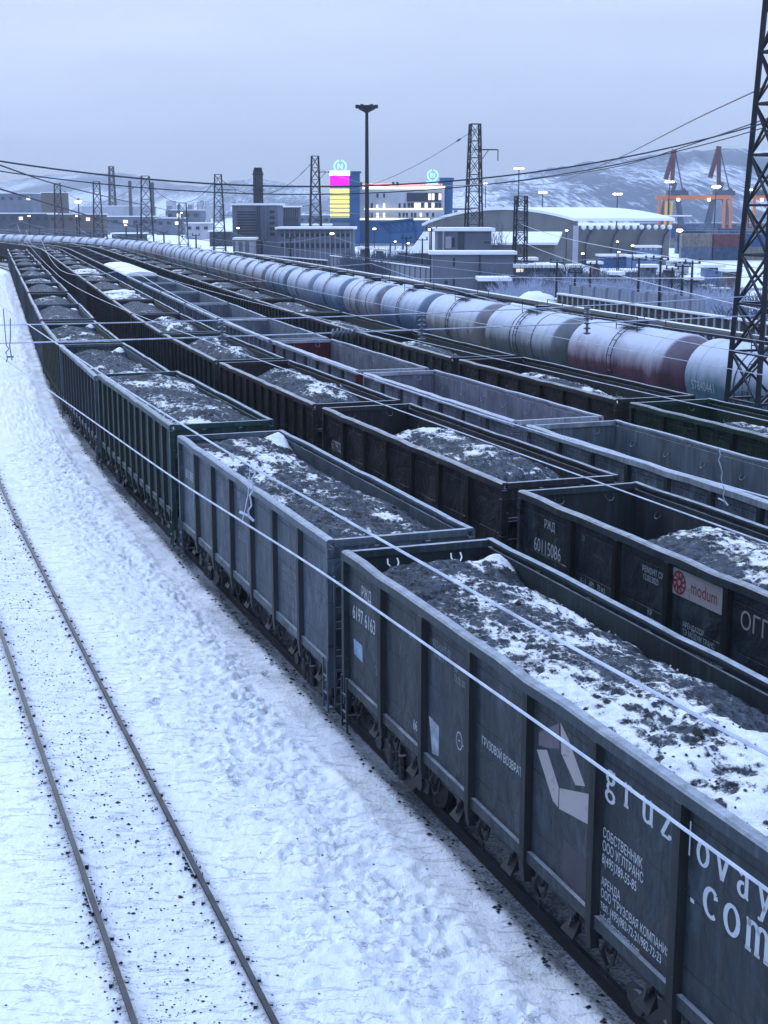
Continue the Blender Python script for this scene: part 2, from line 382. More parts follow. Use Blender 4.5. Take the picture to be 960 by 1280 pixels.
# footprints
def dent(s0, o0, ang, a, b, dep):
    i0_ = np.searchsorted(sv, s0 - .5); i1_ = np.searchsorted(sv, s0 + .5); j0_ = np.searchsorted(ov, o0 - .5); j1_ = np.searchsorted(ov, o0 + .5)
    if i1_ <= i0_ or j1_ <= j0_: return
    ds = Sg[i0_:i1_, j0_:j1_] - s0; do = Og[i0_:i1_, j0_:j1_] - o0
    u = ds * math.cos(ang) + do * math.sin(ang); v = -ds * math.sin(ang) + do * math.cos(ang)
    r2 = (u/a)**2 + (v/b)**2
    H[i0_:i1_, j0_:j1_] += -dep * np.exp(-r2**2) + dep * .45 * np.exp(-((np.sqrt(r2) - 1.35) / .3)**2)
for k in range(1300):
    s0 = 10 + 62 * rs.rand()**1.1; o0 = (6.45 + rs.randn() * .28) if rs.rand() < .6 else (5.7 + rs.randn() * .6)
    dent(s0, o0 + .25 * math.sin(s0 / 4.), rs.randn() * .6, .13 + .04 * rs.rand(), .05 + .02 * rs.rand(), .03 + .05 * rs.rand()**2)
for k in range(520):
    s0 = 9 + 50 * rs.rand(); o0 = .4 + 6.6 * rs.rand()
    dent(s0, o0, rs.rand() * 3 + .7, .13, .055, .02 + .025 * rs.rand())
D_ = .95 * band(Og, 7.72, 50, .22) * (.75 + .5 * vnoise(Sg, Og, 2, 20)) + .12 * band(Og, 2.0, 4.0, .3) + .35 * np.exp(-((Og - 2.36)/.14)**2) + .35 * np.exp(-((Og - 3.96)/.14)**2)
D_ += .42 * band(Og, 7.25, 7.8, .15) * (.35 + 1.3 * vnoise(Sg, Og, .7, 21))
D_ += .10 * np.clip(vnoise(Sg, Og, 1.6, 22) + .1, 0, 1)
D_ *= np.where(Og > 52, 0, 1); D_ = np.clip(D_, 0, 1)
nS, nO = Sg.shape
edge = np.minimum(1, np.minimum(nS - 1 - np.arange(nS)[:, None], np.minimum(np.arange(nO)[None, :], nO - 1 - np.arange(nO)[None, :])))
H = H * edge - .2 * (1 - edge)
vco = np.stack([gx, gy, H], -1).reshape(-1, 3)
me = bpy.data.meshes.new('snow_field'); idx = np.arange(nS * nO).reshape(nS, nO)
q = np.stack([idx[:-1, :-1], idx[:-1, 1:], idx[1:, 1:], idx[1:, :-1]], -1).reshape(-1, 4)
me.from_pydata(vco.tolist(), [], q.tolist()); me.polygons.foreach_set('use_smooth', [True] * len(q))
a_ = me.attributes.new('dirt', 'FLOAT', 'POINT'); a_.data.foreach_set('value', D_.reshape(-1).astype(np.float32)); me.materials.append(M['snow'])
struct(link('snow_field', me))
big = MB()
xs = [-9000, -3000, -900, -300, 0, 300, 900, 3000, 9000]; ys = [-900, -200, 0, 200, 600, 1500, 4000, 9000, 14000]
big.v = [(x, y, -.13) for x in xs for y in ys]; ny = len(ys)
for i in range(len(xs)-1):
    for j in range(ny-1): big.face((i*ny+j, (i+1)*ny+j, (i+1)*ny+j+1, i*ny+j+1))
struct(link('ground', big.mesh('ground', M['snow'])))

# ------------------------------------------------------------------ tracks
RAILP = [(-.075, -.02), (.075, -.02), (.075, 0), (.012, .03), (.012, .10), (.036, .112), (.036, .14), (-.036, .14), (-.036, .112), (-.012, .10), (-.012, .03), (-.075, 0)]
tr_desc = {T0o: 'empty snowy railway track left of the nearest coal train', T1o: 'railway track under the nearest coal train',
           T2o: 'railway track under the second coal train', T3o: 'railway track under the train of empty grey gondolas',
           T4o: 'railway track under the dark green and brown coal train', T5o: 'railway track under the frosted tank train'}
for o, lb in tr_desc.items():
    T = Track(o); l0, l1 = (-20, 330) if o < 30 else (0, 420)
    p0, _ = T.at(0); rt = thing('railway_track', lb, 'railway track', p0, 0, 'parallel tracks of the yard')
    for sgn in (-1, 1):
        pts = [p - p0 for p in T.pts(l0, l1, 2.0, sgn * .78)]
        rmb = MB().sweep(RAILP, pts)
        for fi in range(len(rmb.f) - 2):
            if fi % 12 == 6: rmb.m[fi] = 1
        link('rail', rmb.mesh('rail', [M['rail'], M['railtop']], False), rt)
        if o == T0o:
            for l in ((17.9 if sgn < 0 else 18.5), 43):
                p = T.pts(l, l, 1, sgn * .78)[0] - p0; q_ = T.pts(l + .8, l + .8, 1, sgn * .78)[0] - p0; dv = (q_ - p); sd_ = Vector((dv.y, -dv.x, 0)).normalized()
                jb = MB()
                for s2 in (-1, 1):
                    jb.bar(p + sd_ * .045 * s2 + Vector((0,0,.07)), q_ + sd_ * .045 * s2 + Vector((0,0,.07)), .03, .07)
                    for kk in range(4): 
                        c = p + dv * (.12 + .25 * kk) + sd_ * .06 * s2 + Vector((0,0,.07)); jb.bar(c - sd_ * .03, c + sd_ * .03, .035)
                link('joint_plate', jb.mesh('joint_plate', M['under']), rt)
    if o == T0o:
        fb_ = MB(); rf = random.Random(2)
        for sgn in (-1, 1):
            for l in np.arange(6, 95, .56):
                for sd3 in (-.10, .10):
                    q_ = T.pts(l, l + .01, 1, sgn * .78 + sd3)[0] - p0
                    if rf.random() < .8: fb_.box((q_.x-.022, q_.y-.03, 0), (q_.x+.022, q_.y+.03, rf.uniform(.045, .085)))
        fo = link('fastenings', fb_.mesh('fastenings', M['under']), rt); fo['kind'] = 'stuff'
# coal crumbs on the snow
cr = MB()
def crumb(mb, c, r, rr=random):
    p = [Vector(q) for q in ((1,0,0),(0,1,0),(-1,0,0),(0,-1,0),(0,0,1),(0,0,-1))]
    p = [Vector((c[0], c[1], c[2])) + Vector((v.x * r * rr.uniform(.6,1.3), v.y * r * rr.uniform(.5,1.2), v.z * r * rr.uniform(.35,.8))) for v in p]
    mb.add(p, [(0,1,4),(1,2,4),(2,3,4),(3,0,4),(1,0,5),(2,1,5),(3,2,5),(0,3,5)])
random.seed(3)
def gz(s, o):
    i = min(max(np.searchsorted(sv, s), 0), nS-1); j = min(max(np.searchsorted(ov, o), 0), nO-1); return H[i, j]
def put(s, o, r):
    x, y, _h = ref(s, o); crumb(cr, (float(x), float(y), gz(s, o) + r * .2), r)
for k in range(2600):
    s_ = 10 + 60 * random.random()**1.4; put(s_, 3 + random.gauss(0, .42), random.uniform(.008, .024) * (2.0 if random.random() < .05 else 1))
for k in range(900):
    s_ = 10 + 60 * random.random()**1.3; put(s_, random.choice((2.38, 3.94)) + random.choice((-1, 1)) * (.1 + abs(random.gauss(0, .08))), random.uniform(.012, .035))
for k in range(700):
    s_ = 10 + 50 * random.random()**1.3; put(s_, random.uniform(.4, 7.4), random.uniform(.008, .022))
for k in range(900):
    s_ = 10 + 60 * random.random()**1.3; put(s_, 7.6 + abs(random.gauss(0, .22)), random.uniform(.01, .05))
struct(tag(link('coal_crumbs', cr.mesh('coal_crumbs', M['blackcoal'])), 'black coal crumbs scattered over the snow along the rails', 'coal crumbs'), 'stuff')

# ------------------------------------------------------------------ lettering
def text_mesh(body, size, mat, sx=1.0, align='LEFT', ext=.0):
    c = bpy.data.curves.new('lettering', 'FONT'); c.body = body; c.size = size; c.align_x = align; c.resolution_u = 4; c.space_line = .95
    o = bpy.data.objects.new('lettering', c); COL.objects.link(o); dg = bpy.context.evaluated_depsgraph_get(); dg.update()
    m_ = bpy.data.meshes.new_from_object(o.evaluated_get(dg)); bpy.data.objects.remove(o); bpy.data.curves.remove(c)
    for v in m_.vertices: v.co.x *= sx
    m_.materials.clear(); m_.materials.append(mat); return m_
def side_text(parent, name, body, size, x0, z0, mat, y, sx=.8, rot=0.):
    """lettering on a +y facing wall, reading towards -x"""
    m_ = text_mesh(body, size, mat, sx); o = link(name, m_, parent)
    o.matrix_local = Matrix.Translation((x0, y, z0)) @ Matrix(((-1,0,0,0),(0,0,1,0),(0,1,0,0),(0,0,0,1))) @ Matrix.Rotation(rot, 4, 'Z')
    return o
def nib(mb, pts, x0, z0, k, thick=.16, thin=.085, y=0.):
    """broad-nib stroke in the (-x, z) plane"""
    pts = [Vector((p[0], p[1])) for p in pts]
    for i in range(len(pts)):
        pass
    L_, R_ = [], []
    for i, p in enumerate(pts):
        d = (pts[min(i+1, len(pts)-1)] - pts[max(i-1, 0)]).normalized()
        wd = thin + (thick - thin) * abs(d.y) ** 1.3; nn = Vector((-d.y, d.x)) * wd / 2
        L_.append(p + nn); R_.append(p - nn)
    vs = [(x0 - p.x * k, y, z0 + p.y * k) for p in L_] + [(x0 - p.x * k, y, z0 + p.y * k) for p in R_]; n = len(pts)
    mb.add(vs, [(i, i+1, n+i+1, n+i) for i in range(n-1)])
def arc(cx, cy, rx, ry, a0, a1, n=14): return [(cx + rx * math.cos(R(a0 + (a1-a0)*i/n)), cy + ry * math.sin(R(a0 + (a1-a0)*i/n))) for i in range(n+1)]
GLY = {
 'g': [arc(.3,.52,.2,.2,0,360), arc(.3,-.08,.24,.17,0,360), arc(.3,.2,.16,.1,120,240), [(.42,.68),(.56,.72)]],
 'r': [[(.2,0),(.2,.7)], [(.08,.68),(.2,.7)], [(.08,.01),(.34,.01)], arc(.38,.48,.18,.2,170,50), [(.46,.62),(.5,.56)]],
 'u': [[(.16,.7),(.16,.2)], arc(.34,.2,.18,.18,180,320), [(.56,.7),(.56,0)], [(.06,.69),(.16,.69)], [(.46,.69),(.56,.69)], [(.56,.01),(.66,.01)]],
 'z': [[(.1,.68),(.5,.68)], [(.5,.68),(.1,.02)], [(.1,.02),(.52,.02)], [(.1,.68),(.1,.56)], [(.52,.02),(.52,.14)]],
 'l': [[(.2,0),(.2,1.05)], [(.08,1.03),(.2,1.04)]],
 'o': [arc(.34,.35,.25,.34,0,360,20)],
 'v': [[(.08,.7),(.32,0)], [(.32,0),(.54,.7)], [(0,.69),(.2,.69)], [(.42,.69),(.62,.69)]],
 'a': [arc(.32,.52,.16,.17,160,0), [(.48,.52),(.48,.08)], [(.48,.04),(.58,.02)], arc(.3,.2,.18,.19,70,330)],
 'y': [[(.08,.7),(.32,.04)], [(.56,.7),(.2,-.26)], [(0,.69),(.2,.69)], [(.44,.69),(.64,.69)], [(.2,-.26),(.06,-.24)]],
 'c': [arc(.36,.35,.26,.34,50,310,18), [(.52,.6),(.54,.5)]],
 'm': [[(.14,0),(.14,.7)], arc(.3,.5,.17,.19,170,0), [(.47,.5),(.47,0)], arc(.64,.5,.17,.19,170,0), [(.81,.5),(.81,0)], [(.04,.69),(.14,.69)], [(.04,.01),(.26,.01)], [(.38,.01),(.58,.01)], [(.72,.01),(.92,.01)]],
 '.': [[(.1,0),(.1,.1)]],
}
def serif(s, x0, z0, k, gap, y):
    mb = MB(); x = x0
    for ch in s:
        for st in GLY[ch]: nib(mb, st, x, z0, k, y=y)
        x -= gap * k * (1.35 if ch == 'm' else .6 if ch in 'l.' else 1)
    return mb

# ------------------------------------------------------------------ gondola wagons
PITCH = 13.57; HL = 6.375; HW = 1.45; ZB, ZT = 1.32, 3.75
def rim_mesh(top=ZT, fat=.16):
    b = MB(); wd = .15
    prof = [(0, -fat), (0, -.03), (-.03, 0), (-wd, 0), (-wd, -.05), (-.06, -.06), (-.05, -fat)]
    for sy in (1, -1):
        vs = []; n = len(prof)
        xs_ = np.linspace(-HL, HL, 15)
        for i, x in enumerate(xs_):
            jz = (.010 if i % 3 else -.014) * math.sin(i * 5.3 + sy) ; jy = .012 * math.sin(i * 4.1 + sy * 2)
            if i in (0, 14): jz = jy = 0
            for o, z in prof: vs.append((x, sy * (HW + o) + jy, top + z + jz))
        fs = [(i*n+j, (i+1)*n+j, (i+1)*n+(j+1) % n, i*n+(j+1) % n) for i in range(14) for j in range(n)] + [tuple(range(n)), tuple(range(14*n, 15*n))]
        if sy < 0: fs = [tuple(reversed(f)) for f in fs]
        b.add(vs, fs)
    for sx in (1, -1):
        b.box((min(sx*HL, sx*(HL-.11)), -HW+.151, top-.14), (max(sx*HL, sx*(HL-.11)), HW-.151, top-.012))
    return b
def stake_mesh(x, sy, zt=ZT, zb=1.0, w_=.17):
    b = MB(); y1 = sy * (HW - .005); y0 = sy * (HW - .105)
    poly = [(x - w_/2, y0), (x - w_*.36, y1), (x + w_*.36, y1), (x + w_/2, y0)]
    zt2 = zt - .17; zm = zb + .25
    vs = [(px, py, zt2) for px, py in poly] + [(px, py, zm) for px, py in poly] + [(px + (x - px) * .25, py - sy*.03, zb) for px, py in poly]
    b.add(vs, [(0,1,2,3),(11,10,9,8)] + [(i, i+4, i+5, i+1) for i in range(3)] + [(i+4, i+8, i+9, i+5) for i in range(3)] + [(3,7,4,0),(7,11,8,4)])
    return b
def side_mesh(sy, nst=0, posts=False, dark=1):
    """outer panel (material 0) and inner face (material 1)"""
    b = MB(); yo = sy * 1.345; yi = sy * 1.30
    b.box((-HL+.02, min(yi, yo), ZB), (HL-.02, max(yi, yo), ZT-.15))
    b.m = [0, 0, 0 if sy < 0 else 1, 0, 0 if sy > 0 else 1, 0]
    b.bar((-HL+.02, sy*1.375, ZB+.04), (HL-.02, sy*1.375, ZB+.04), .06, .16)
    if posts:
        for x in np.linspace(-HL+.1, HL-.1, nst+2): 
            s_ = stake_mesh(float(x), sy, w_=.15); b.add(s_.v, s_.f)
    return b
def end_mesh(sx):
    b = MB(); x0, x1 = sorted((sx * (HL-.07), sx * (HL-.02)))
    b.box((x0, -1.298, ZB), (x1, 1.298, ZT-.142))
    b.m = [0, 0, 0, 1 if sx < 0 else 0, 0, 1 if sx > 0 else 0]
    for z in (1.45, 2.1, 2.85): b.box((min(sx*(HL-.02), sx*(HL+.06)), -1.3, z), (max(sx*(HL-.02), sx*(HL+.06)), 1.3, z+.12))
    for y in (-1.38, 1.38): b.box((min(sx*(HL-.1), sx*(HL+.02)), y-.065, ZB-.35), (max(sx*(HL-.1), sx*(HL+.02)), y+.065, ZT-.17))
    for y in (-.5, .5): b.box((min(sx*(HL-.02), sx*(HL+.05)), y-.05, ZB), (max(sx*(HL-.02), sx*(HL+.05)), y+.05, ZT-.16))
    return b
def floor_mesh():
    b = MB(); b.box((-HL+.08, -1.29, ZB-.06), (HL-.08, 1.29, ZB)); return b
def underframe_mesh():
    b = MB(); b.box((-HL, -.28, .98), (HL, .28, 1.25))
    for x in (-5.9, -4.33, -2.6, -.9, .9, 2.6, 4.33, 5.9): b.bar((x, -1.33, 1.16), (x, 1.33, 1.16), .14, .2)
    for y in (-1.2, 1.2): b.box((-HL+.05, y-.05, 1.06), (HL-.05, y+.05, 1.24))
    b.lathe([(0, -.6), (.16, -.58), (.16, .58), (0, .6)], (0.6, .55, .82), 'x', 10)      # air reservoir
    b.bar((-3.6, .18, .85), (3.6, .18, .85), .04)
    b.box((-.9, -.95, .7), (-.5, -.5, 1.0))
    return b
def coupler_mesh(sx):
    b = MB(); b.box((min(sx*HL, sx*(HL+.36)), -.12, .92), (max(sx*HL, sx*(HL+.36)), .12, 1.16))
    b.box((min(sx*(HL+.3), sx*(HL+.41)), -.22, .88), (max(sx*(HL+.3), sx*(HL+.41)), .2, 1.2))
    b.tube([(sx*HL, .42, 1.05), (sx*(HL+.2), .45, .75), (sx*(HL+.38), .3, .7)], .03, 6)
    b.bar((sx*(HL+.05), -1.2, 1.12), (sx*(HL+.05), 1.25, 1.12), .035)
    b.bar((sx*(HL+.05), 1.25, 1.12), (sx*(HL+.05), 1.3, .8), .035)
    return b
def ladder_mesh(sx):
    b = MB(); x = sx * (HL + .02)
    for y in (1.02, 1.34): b.bar((x + sx*.08, y, .62), (x + sx*.08, y, 3.1), .035)
    for z in (.66, .98, 1.32, 1.7, 2.1, 2.5, 2.9): b.bar((x + sx*.08, 1.02, z), (x + sx*.08, 1.34, z), .03)
    b.box((min(x - .02, x+.05) , 1.36, .55), (max(x + .02, x+.1), 1.44, .60)); 
    b.bar((x - sx*.28, 1.45, .5), (x - sx*.28, 1.45, 1.5), .035); b.bar((x - sx*.02, 1.45, .5), (x - sx*.02, 1.45, 1.5), .035)
    for z in (.52, .84, 1.16): b.bar((x - sx*.28, 1.45, z), (x - sx*.02, 1.45, z), .03)
    return b
def latch_mesh(x, sy, kind):
    """hatch lock: bracket, hanging hook, and wedge shelf under the side sill"""
    b = MB(); y = sy * 1.33
    b.box((x-.05, min(y-.0, y - sy*.0)-.02, 1.12), (x+.05, y+.05, 1.34))
    b.tube([(x-.11, y+.03*sy, 1.22), (x+.11, y+.03*sy, 1.22)], .035, 6)
    if kind == 0:
        b.add([(x-.13, y-.02*sy, .98), (x+.13, y-.02*sy, .98), (x+.16, y+.12*sy, .92), (x-.16, y+.12*sy, .92), (x-.1, y-.02*sy, 1.12), (x+.1, y-.02*sy, 1.12)],
              [(0,1,2,3),(4,3,2,5),(0,3,4),(1,5,2),(0,4,5,1)])
        b.bar((x, y, 1.25), (x+.02, y+.06*sy, 1.0), .06, .05)
    else:
        b.tube([(x, y+.02*sy, 1.3), (x+.05, y+.1*sy, 1.15), (x-.02, y+.07*sy, .98), (x+.03, y+.03*sy, .78)], [.045, .04, .035, .02], 6)
        b.tube([(x-.1, y, 1.2), (x-.12, y+.05*sy, 1.02), (x-.04, y+.07*sy, .96)], .022, 5)
    return b
def wheelset_mesh(n=20):
    b = MB()
    for sy in (1, -1):
        prof = [(.02, .73), (.30, .75), (.44, .735), (.475, .735), (.475, .85), (.44, .865), (.40, .83), (.16, .84), (.10, .89), (.02, .89)]
        if sy < 0: prof = [(r, -h_) for r, h_ in reversed(prof)]
        b.lathe(prof, (0, 0, .48 + .14), 'y', n)
    b.tube([(0, -1.05, .62), (0, 1.05, .62)], .08, 8)
    return b
def bogie_mesh():
    b = MB()
    for sy in (1, -1):
        y0, y1 = sorted((sy * .96, sy * 1.12))
        b.prism([(-1.25,.68),(-1.22,.50),(-.75,.48),(-.55,.30),(.55,.30),(.75,.48),(1.22,.50),(1.25,.68),(1.1,.80),(.6,.86),(.3,.98),(-.3,.98),(-.6,.86),(-1.1,.80)], y0, y1)
        for xx in (-.93, .93): b.lathe([(.02, sy*1.17), (.15, sy*1.17), (.15, sy*.95), (.02, sy*.95)] if sy < 0 else [(.02, .95), (.15, .95), (.15, 1.17), (.02, 1.17)], (xx, 0, .62), 'y', 10)
        for xx in (-.22, 0, .22):
            b.tube([(xx, sy*1.17, .38 + .06*k_) for k_ in range(8)], [.075 if k_ % 2 else .055 for k_ in range(8)], 8)
    b.box((-.2, -1.2, .80), (.2, 1.2, 1.0))
    for xx in (-.35, .35): b.bar((xx, -.9, .5), (xx, .9, .5), .07)
    return b
BOX_SNOW = M['snowcap']
ME = {}
ME['rim'] = rim_mesh().mesh('top_rim', M['rim'])
for sy, nm in ((1, 'L'), (-1, 'R')):
    ME['side' + nm] = side_mesh(sy).mesh('side_wall', [M['panel'], M['inner']])
    for n_ in (6, 11): ME['sidep%d%s' % (n_, nm)] = side_mesh(sy, n_, True).mesh('side_wall', [M['panel'], M['inner']])
    ME['endL' if sy > 0 else 'endR'] = end_mesh(sy).mesh('end_wall', [M['panel'], M['inner']])
    ME['coup' + nm] = coupler_mesh(sy).mesh('coupler', M['under']); ME['lad' + nm] = ladder_mesh(sy).mesh('ladder', M['steel'])
ME['floor'] = floor_mesh().mesh('floor', M['inner']); ME['under'] = underframe_mesh().mesh('underframe', M['under'])
ME['wheel'] = wheelset_mesh().mesh('wheelset', M['under'], True); ME['bogie'] = bogie_mesh().mesh('bogie', M['under'])
STX6 = [float(x) for x in np.linspace(-HL+.1, HL-.1, 8)][1:-1]; STX11 = [float(x) for x in np.linspace(-HL+.1, HL-.1, 13)][1:-1]
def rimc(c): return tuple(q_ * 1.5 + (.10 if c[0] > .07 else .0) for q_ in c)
def full_gondola(label, nst, color, group, inner=None, lugs=False):
    t = thing('gondola_wagon', label, 'gondola wagon', (0,0,0), 0, group); t.color = (*color, 1)
    link('side_wall', ME['sideL'], t, color=color); link('side_wall', ME['sideR'], t, color=color)
    link('end_wall', ME['endL'], t, color=color); link('end_wall', ME['endR'], t, color=color)
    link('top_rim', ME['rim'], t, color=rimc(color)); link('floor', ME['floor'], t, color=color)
    link('underframe', ME['under'], t)
    for sx, k_ in ((1, 'L'), (-1, 'R')):
        link('coupler', ME['coup' + k_], t); link('ladder', ME['lad' + k_], t, color=color)
        bg = link('bogie', ME['bogie'], t, (sx * 4.33, 0, 0))
        for dx in (-.93, .93): link('wheelset', ME['wheel'], bg, (dx, 0, 0))
    for sy in (1, -1):
        for x in (STX6 if nst == 6 else STX11):
            k_ = ('st', x, sy)
            if k_ not in ME: ME[k_] = stake_mesh(x, sy, w_=.19 if nst == 6 else .15).mesh('stake', M['steel'])
            link('stake', ME[k_], t, color=tuple(c * .32 for c in color))  # shading of the stakes put into their colour, darker than the panels
    for x_i, x in enumerate(np.linspace(-5.7, 5.7, 14)):
        k_ = ('la', x_i)
        if k_ not in ME: ME[k_] = latch_mesh(float(x), 1, x_i % 2).mesh('hatch_latch', M['under'])
        link('hatch_latch', ME[k_], t)
    if lugs or True:
        if 'lug' not in ME:
            lb = MB()
            for a in (0,): lb.tube([(-.09, 0, .06), (-.1, .05, -.02), (-.05, .09, -.08), (.05, .09, -.08), (.1, .05, -.02), (.09, 0, .06)], .014, 5)
            ME['lug'] = lb.mesh('tie_ring', M['steel'])
        for x in np.linspace(-5.2, 5.2, 7):
            link('tie_ring', ME['lug'], t, (float(x), -1.295, 3.25))
        for y in (-.65, .55):
            o = link('tie_ring', ME['lug'], t, (HL-.13, y, 3.5), R(90))
    return t
def mid_gondola(label, nst, color, group):
    t = thing('gondola_wagon', label, 'gondola wagon', (0,0,0), 0, group); t.color = (*color, 1)
    link('side_wall', ME['sidep%dL' % nst], t, color=color); link('side_wall', ME['sidep%dR' % nst], t, color=color)
    link('end_wall', ME['endL'], t, color=color); link('end_wall', ME['endR'], t, color=color)
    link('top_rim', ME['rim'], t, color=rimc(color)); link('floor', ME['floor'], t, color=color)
    link('underframe', ME['under'], t)
    for sx in (1, -1):
        bg = link('bogie', ME['bogie'], t, (sx * 4.33, 0, 0))
        for dx in (-.93, .93): link('wheelset', ME['wheel'], bg, (dx, 0, 0))
    return t
# one-mesh version for wagons only a few pixels tall
fb = MB()
for k_ in ('sidep11L', 'sidep11R', 'endL', 'endR', 'rim', 'floor', 'under'):
    m_ = ME[k_]; mi = {'rim': 2, 'floor': 1, 'under': 3}.get(k_)
    o_ = len(fb.v); fb.v += [tuple(v.co) for v in m_.vertices]
    for p in m_.polygons: fb.f.append(tuple(i + o_ for i in p.vertices)); fb.m.append(p.material_index if mi is None else mi)
for sx in (1, -1):
    for k_ in ('bogie', 'wheel'):
        for dx in ((0,) if k_ == 'bogie' else (-.93, .93)):
            m_ = ME[k_]; o_ = len(fb.v); fb.v += [(v.co.x + sx*4.33 + dx, v.co.y, v.co.z) for v in m_.vertices]
            for p in m_.polygons: fb.f.append(tuple(i + o_ for i in p.vertices)); fb.m.append(3)
ME['far'] = fb.mesh('gondola_wagon', [M['panel'], M['inner'], M['rim'], M['under']])

# coal heaps
def heap(name, nx, ny_, level=-.12, crown=.25, fgap=.6, fdep=.7, ngap=.5, ndep=.4, ldrop=.15, rdrop=.4, rough=.06, seed=1, corner=0., snow=0., lumps=0):
    X, Y = np.meshgrid(np.linspace(-HL+.09, HL-.09, nx), np.linspace(-1.285, 1.285, ny_), indexing='ij')
    x1 = HL - .09 - X; x0 = X + HL - .09
    sm = lambda v, a: np.clip(v / a, 0, 1)**2 * (3 - 2*np.clip(v / a, 0, 1))
    Z = np.full_like(X, ZT + level) + crown * np.cos(Y / 1.3 * 1.4) * (.75 + .6 * vnoise(X + 50, Y*0 + seed, 3.2, seed)) 
    Z -= fdep * (1 - sm(x1 + vnoise(X*0+seed, Y+9, .8, seed+1)*.5, fgap)) + ndep * (1 - sm(x0, ngap))
    Z -= ldrop * np.clip(Y / 1.3, 0, 1)**2 + rdrop * np.clip(-Y / 1.3, 0, 1)**2
    wx = X + vnoise(X + 90, Y + 70, 1.2, seed+2) * .6; wy = Y * .62 + vnoise(X + 20, Y + 30, .9, seed+3) * .5
    Z += rough * (vnoise(wx + 60, wy + 40, 1.5, seed+4) * 2.2 + vnoise(wx + 60, wy + 40, .55, seed+5) * 1.6 + vnoise(wx + 60, wy + 40, .22, seed+6) * .8 + vnoise(X + 60, Y + 40, .09, seed+7) * .8)
    SN = np.full_like(X, snow) + .07 * vnoise(X + 33, Y + 44, 2.2, seed + 9) - .012 + .05 * vnoise(X + 33, Y + 44, .7, seed + 10) + (.03 * np.clip((-X - 1.5) / 3, 0, 1) if seed == 11 else 0) + .06 * (1 - sm(x1, .8)) + .05 * np.clip(-Y - .6, 0, 1) + .035 * (1 - sm(x0, 1.0))
    if corner:
        g_ = np.exp(-((X - (HL - .9)) / .55)**2 - ((Y + 1.1) / .32)**2); Z += corner * 1.25 * g_; SN += .35 * g_
    Z = np.maximum(Z, ZB + .1)
    mb = MB(); mb.v = np.stack([X, Y, Z], -1).reshape(-1, 3).tolist(); I = np.arange(nx*ny_).reshape(nx, ny_)
    mb.f = [tuple(q_) for q_ in np.stack([I[:-1,:-1], I[1:,:-1], I[1:,1:], I[:-1,1:]], -1).reshape(-1, 4).tolist()]
    mb.m = [0] * len(mb.f)
    rim_ = list(I[:, 0]) + list(I[-1, 1:]) + list(I[-2::-1, -1]) + list(I[0, -2:0:-1]); o_ = len(mb.v)
    for i in rim_: v = mb.v[i]; mb.v.append([v[0], v[1], ZB + .002])
    k_ = len(rim_)
    for j in range(k_): mb.face((int(rim_[(j+1) % k_]), int(rim_[j]), o_+j, o_+(j+1) % k_))
    snv = SN.reshape(-1).tolist() + [0.] * k_
    mb.face(tuple(range(o_, o_+k_)))
    rr = random.Random(seed); extra = 0
    for _ in range(lumps):
        i = rr.randrange(4, nx-4); j = rr.randrange(2, ny_-2); v = mb.v[int(I[i, j])]; r = rr.uniform(.012, .032) * (2.5 if rr.random() < .05 else 1)
        crumb(mb, (v[0], v[1], v[2] + r * .25), r, rr); extra += 6
    for i in range(len(mb.m)):
        if i >= len(mb.f) - lumps * 8: mb.m[i] = 1
    m_ = mb.mesh(name, [M['coal'], M['blackcoal']])
    ng = (nx-1)*(ny_-1); fl = [k__ < ng for k__ in range(len(mb.f))]; m_.polygons.foreach_set('use_smooth', fl)
    a = m_.attributes.new('snow', 'FLOAT', 'POINT'); a.data.foreach_set('value', np.array(snv + [0.] * extra, np.float32)[:len(mb.v)])
    return m_
HP = {}
HP['w1'] = heap('coal_heap', 330, 76, level=-.22, crown=.20, fgap=1.1, fdep=.55, ngap=.5, ndep=.3, ldrop=.0, rdrop=.30, rough=.085, seed=11, corner=.35, snow=.0, lumps=420)
HP['w2'] = heap('coal_heap', 240, 56, level=-.16, crown=.18, fgap=.9, fdep=.55, ngap=.8, ndep=.12, ldrop=.02, rdrop=.32, rough=.09, seed=23, corner=.3, snow=.0, lumps=200)
HP['w3'] = heap('coal_heap', 200, 46, level=-.10, crown=.16, fgap=.5, fdep=.12, ngap=.8, ndep=.1, ldrop=.08, rdrop=.12, rough=.07, seed=31, snow=.0, lumps=80)
HP['w4'] = heap('coal_heap', 160, 40, level=-.38, crown=.22, fgap=1.5, fdep=.45, ngap=.5, ndep=.25, ldrop=.1, rdrop=.1, rough=.09, seed=41, corner=.35, snow=-.045)
HP['v1'] = heap('coal_heap', 240, 50, level=-.28, crown=.42, fgap=5.2, fdep=1.5, ngap=1.5, ndep=.7, ldrop=.12, rdrop=.35, rough=.07, seed=51, corner=0, snow=.03, lumps=200)
HP['v2'] = heap('coal_heap', 200, 46, level=-.34, crown=.50, fgap=5.4, fdep=1.4, ngap=1.8, ndep=.5, ldrop=.22, rdrop=.40, rough=.08, seed=61, snow=.02, lumps=60)
HP['v3'] = heap('coal_heap', 160, 40, level=-.40, crown=.60, fgap=4.2, fdep=1.1, ngap=2.2, ndep=.5, ldrop=.25, rdrop=.35, rough=.10, seed=71, snow=.01)
HP['f1'] = heap('coal_heap', 60, 14, level=-.30, crown=.3, fgap=2.5, fdep=.6, ngap=.9, ndep=.4, ldrop=.1, rdrop=.2, rough=.07, seed=81, corner=.3, snow=-.035)
HP['f2'] = heap('coal_heap', 60, 14, level=-.36, crown=.35, fgap=2.0, fdep=.5, ngap=1.5, ndep=.4, ldrop=.1, rdrop=.2, rough=.07, seed=91, corner=.3, snow=-.05)
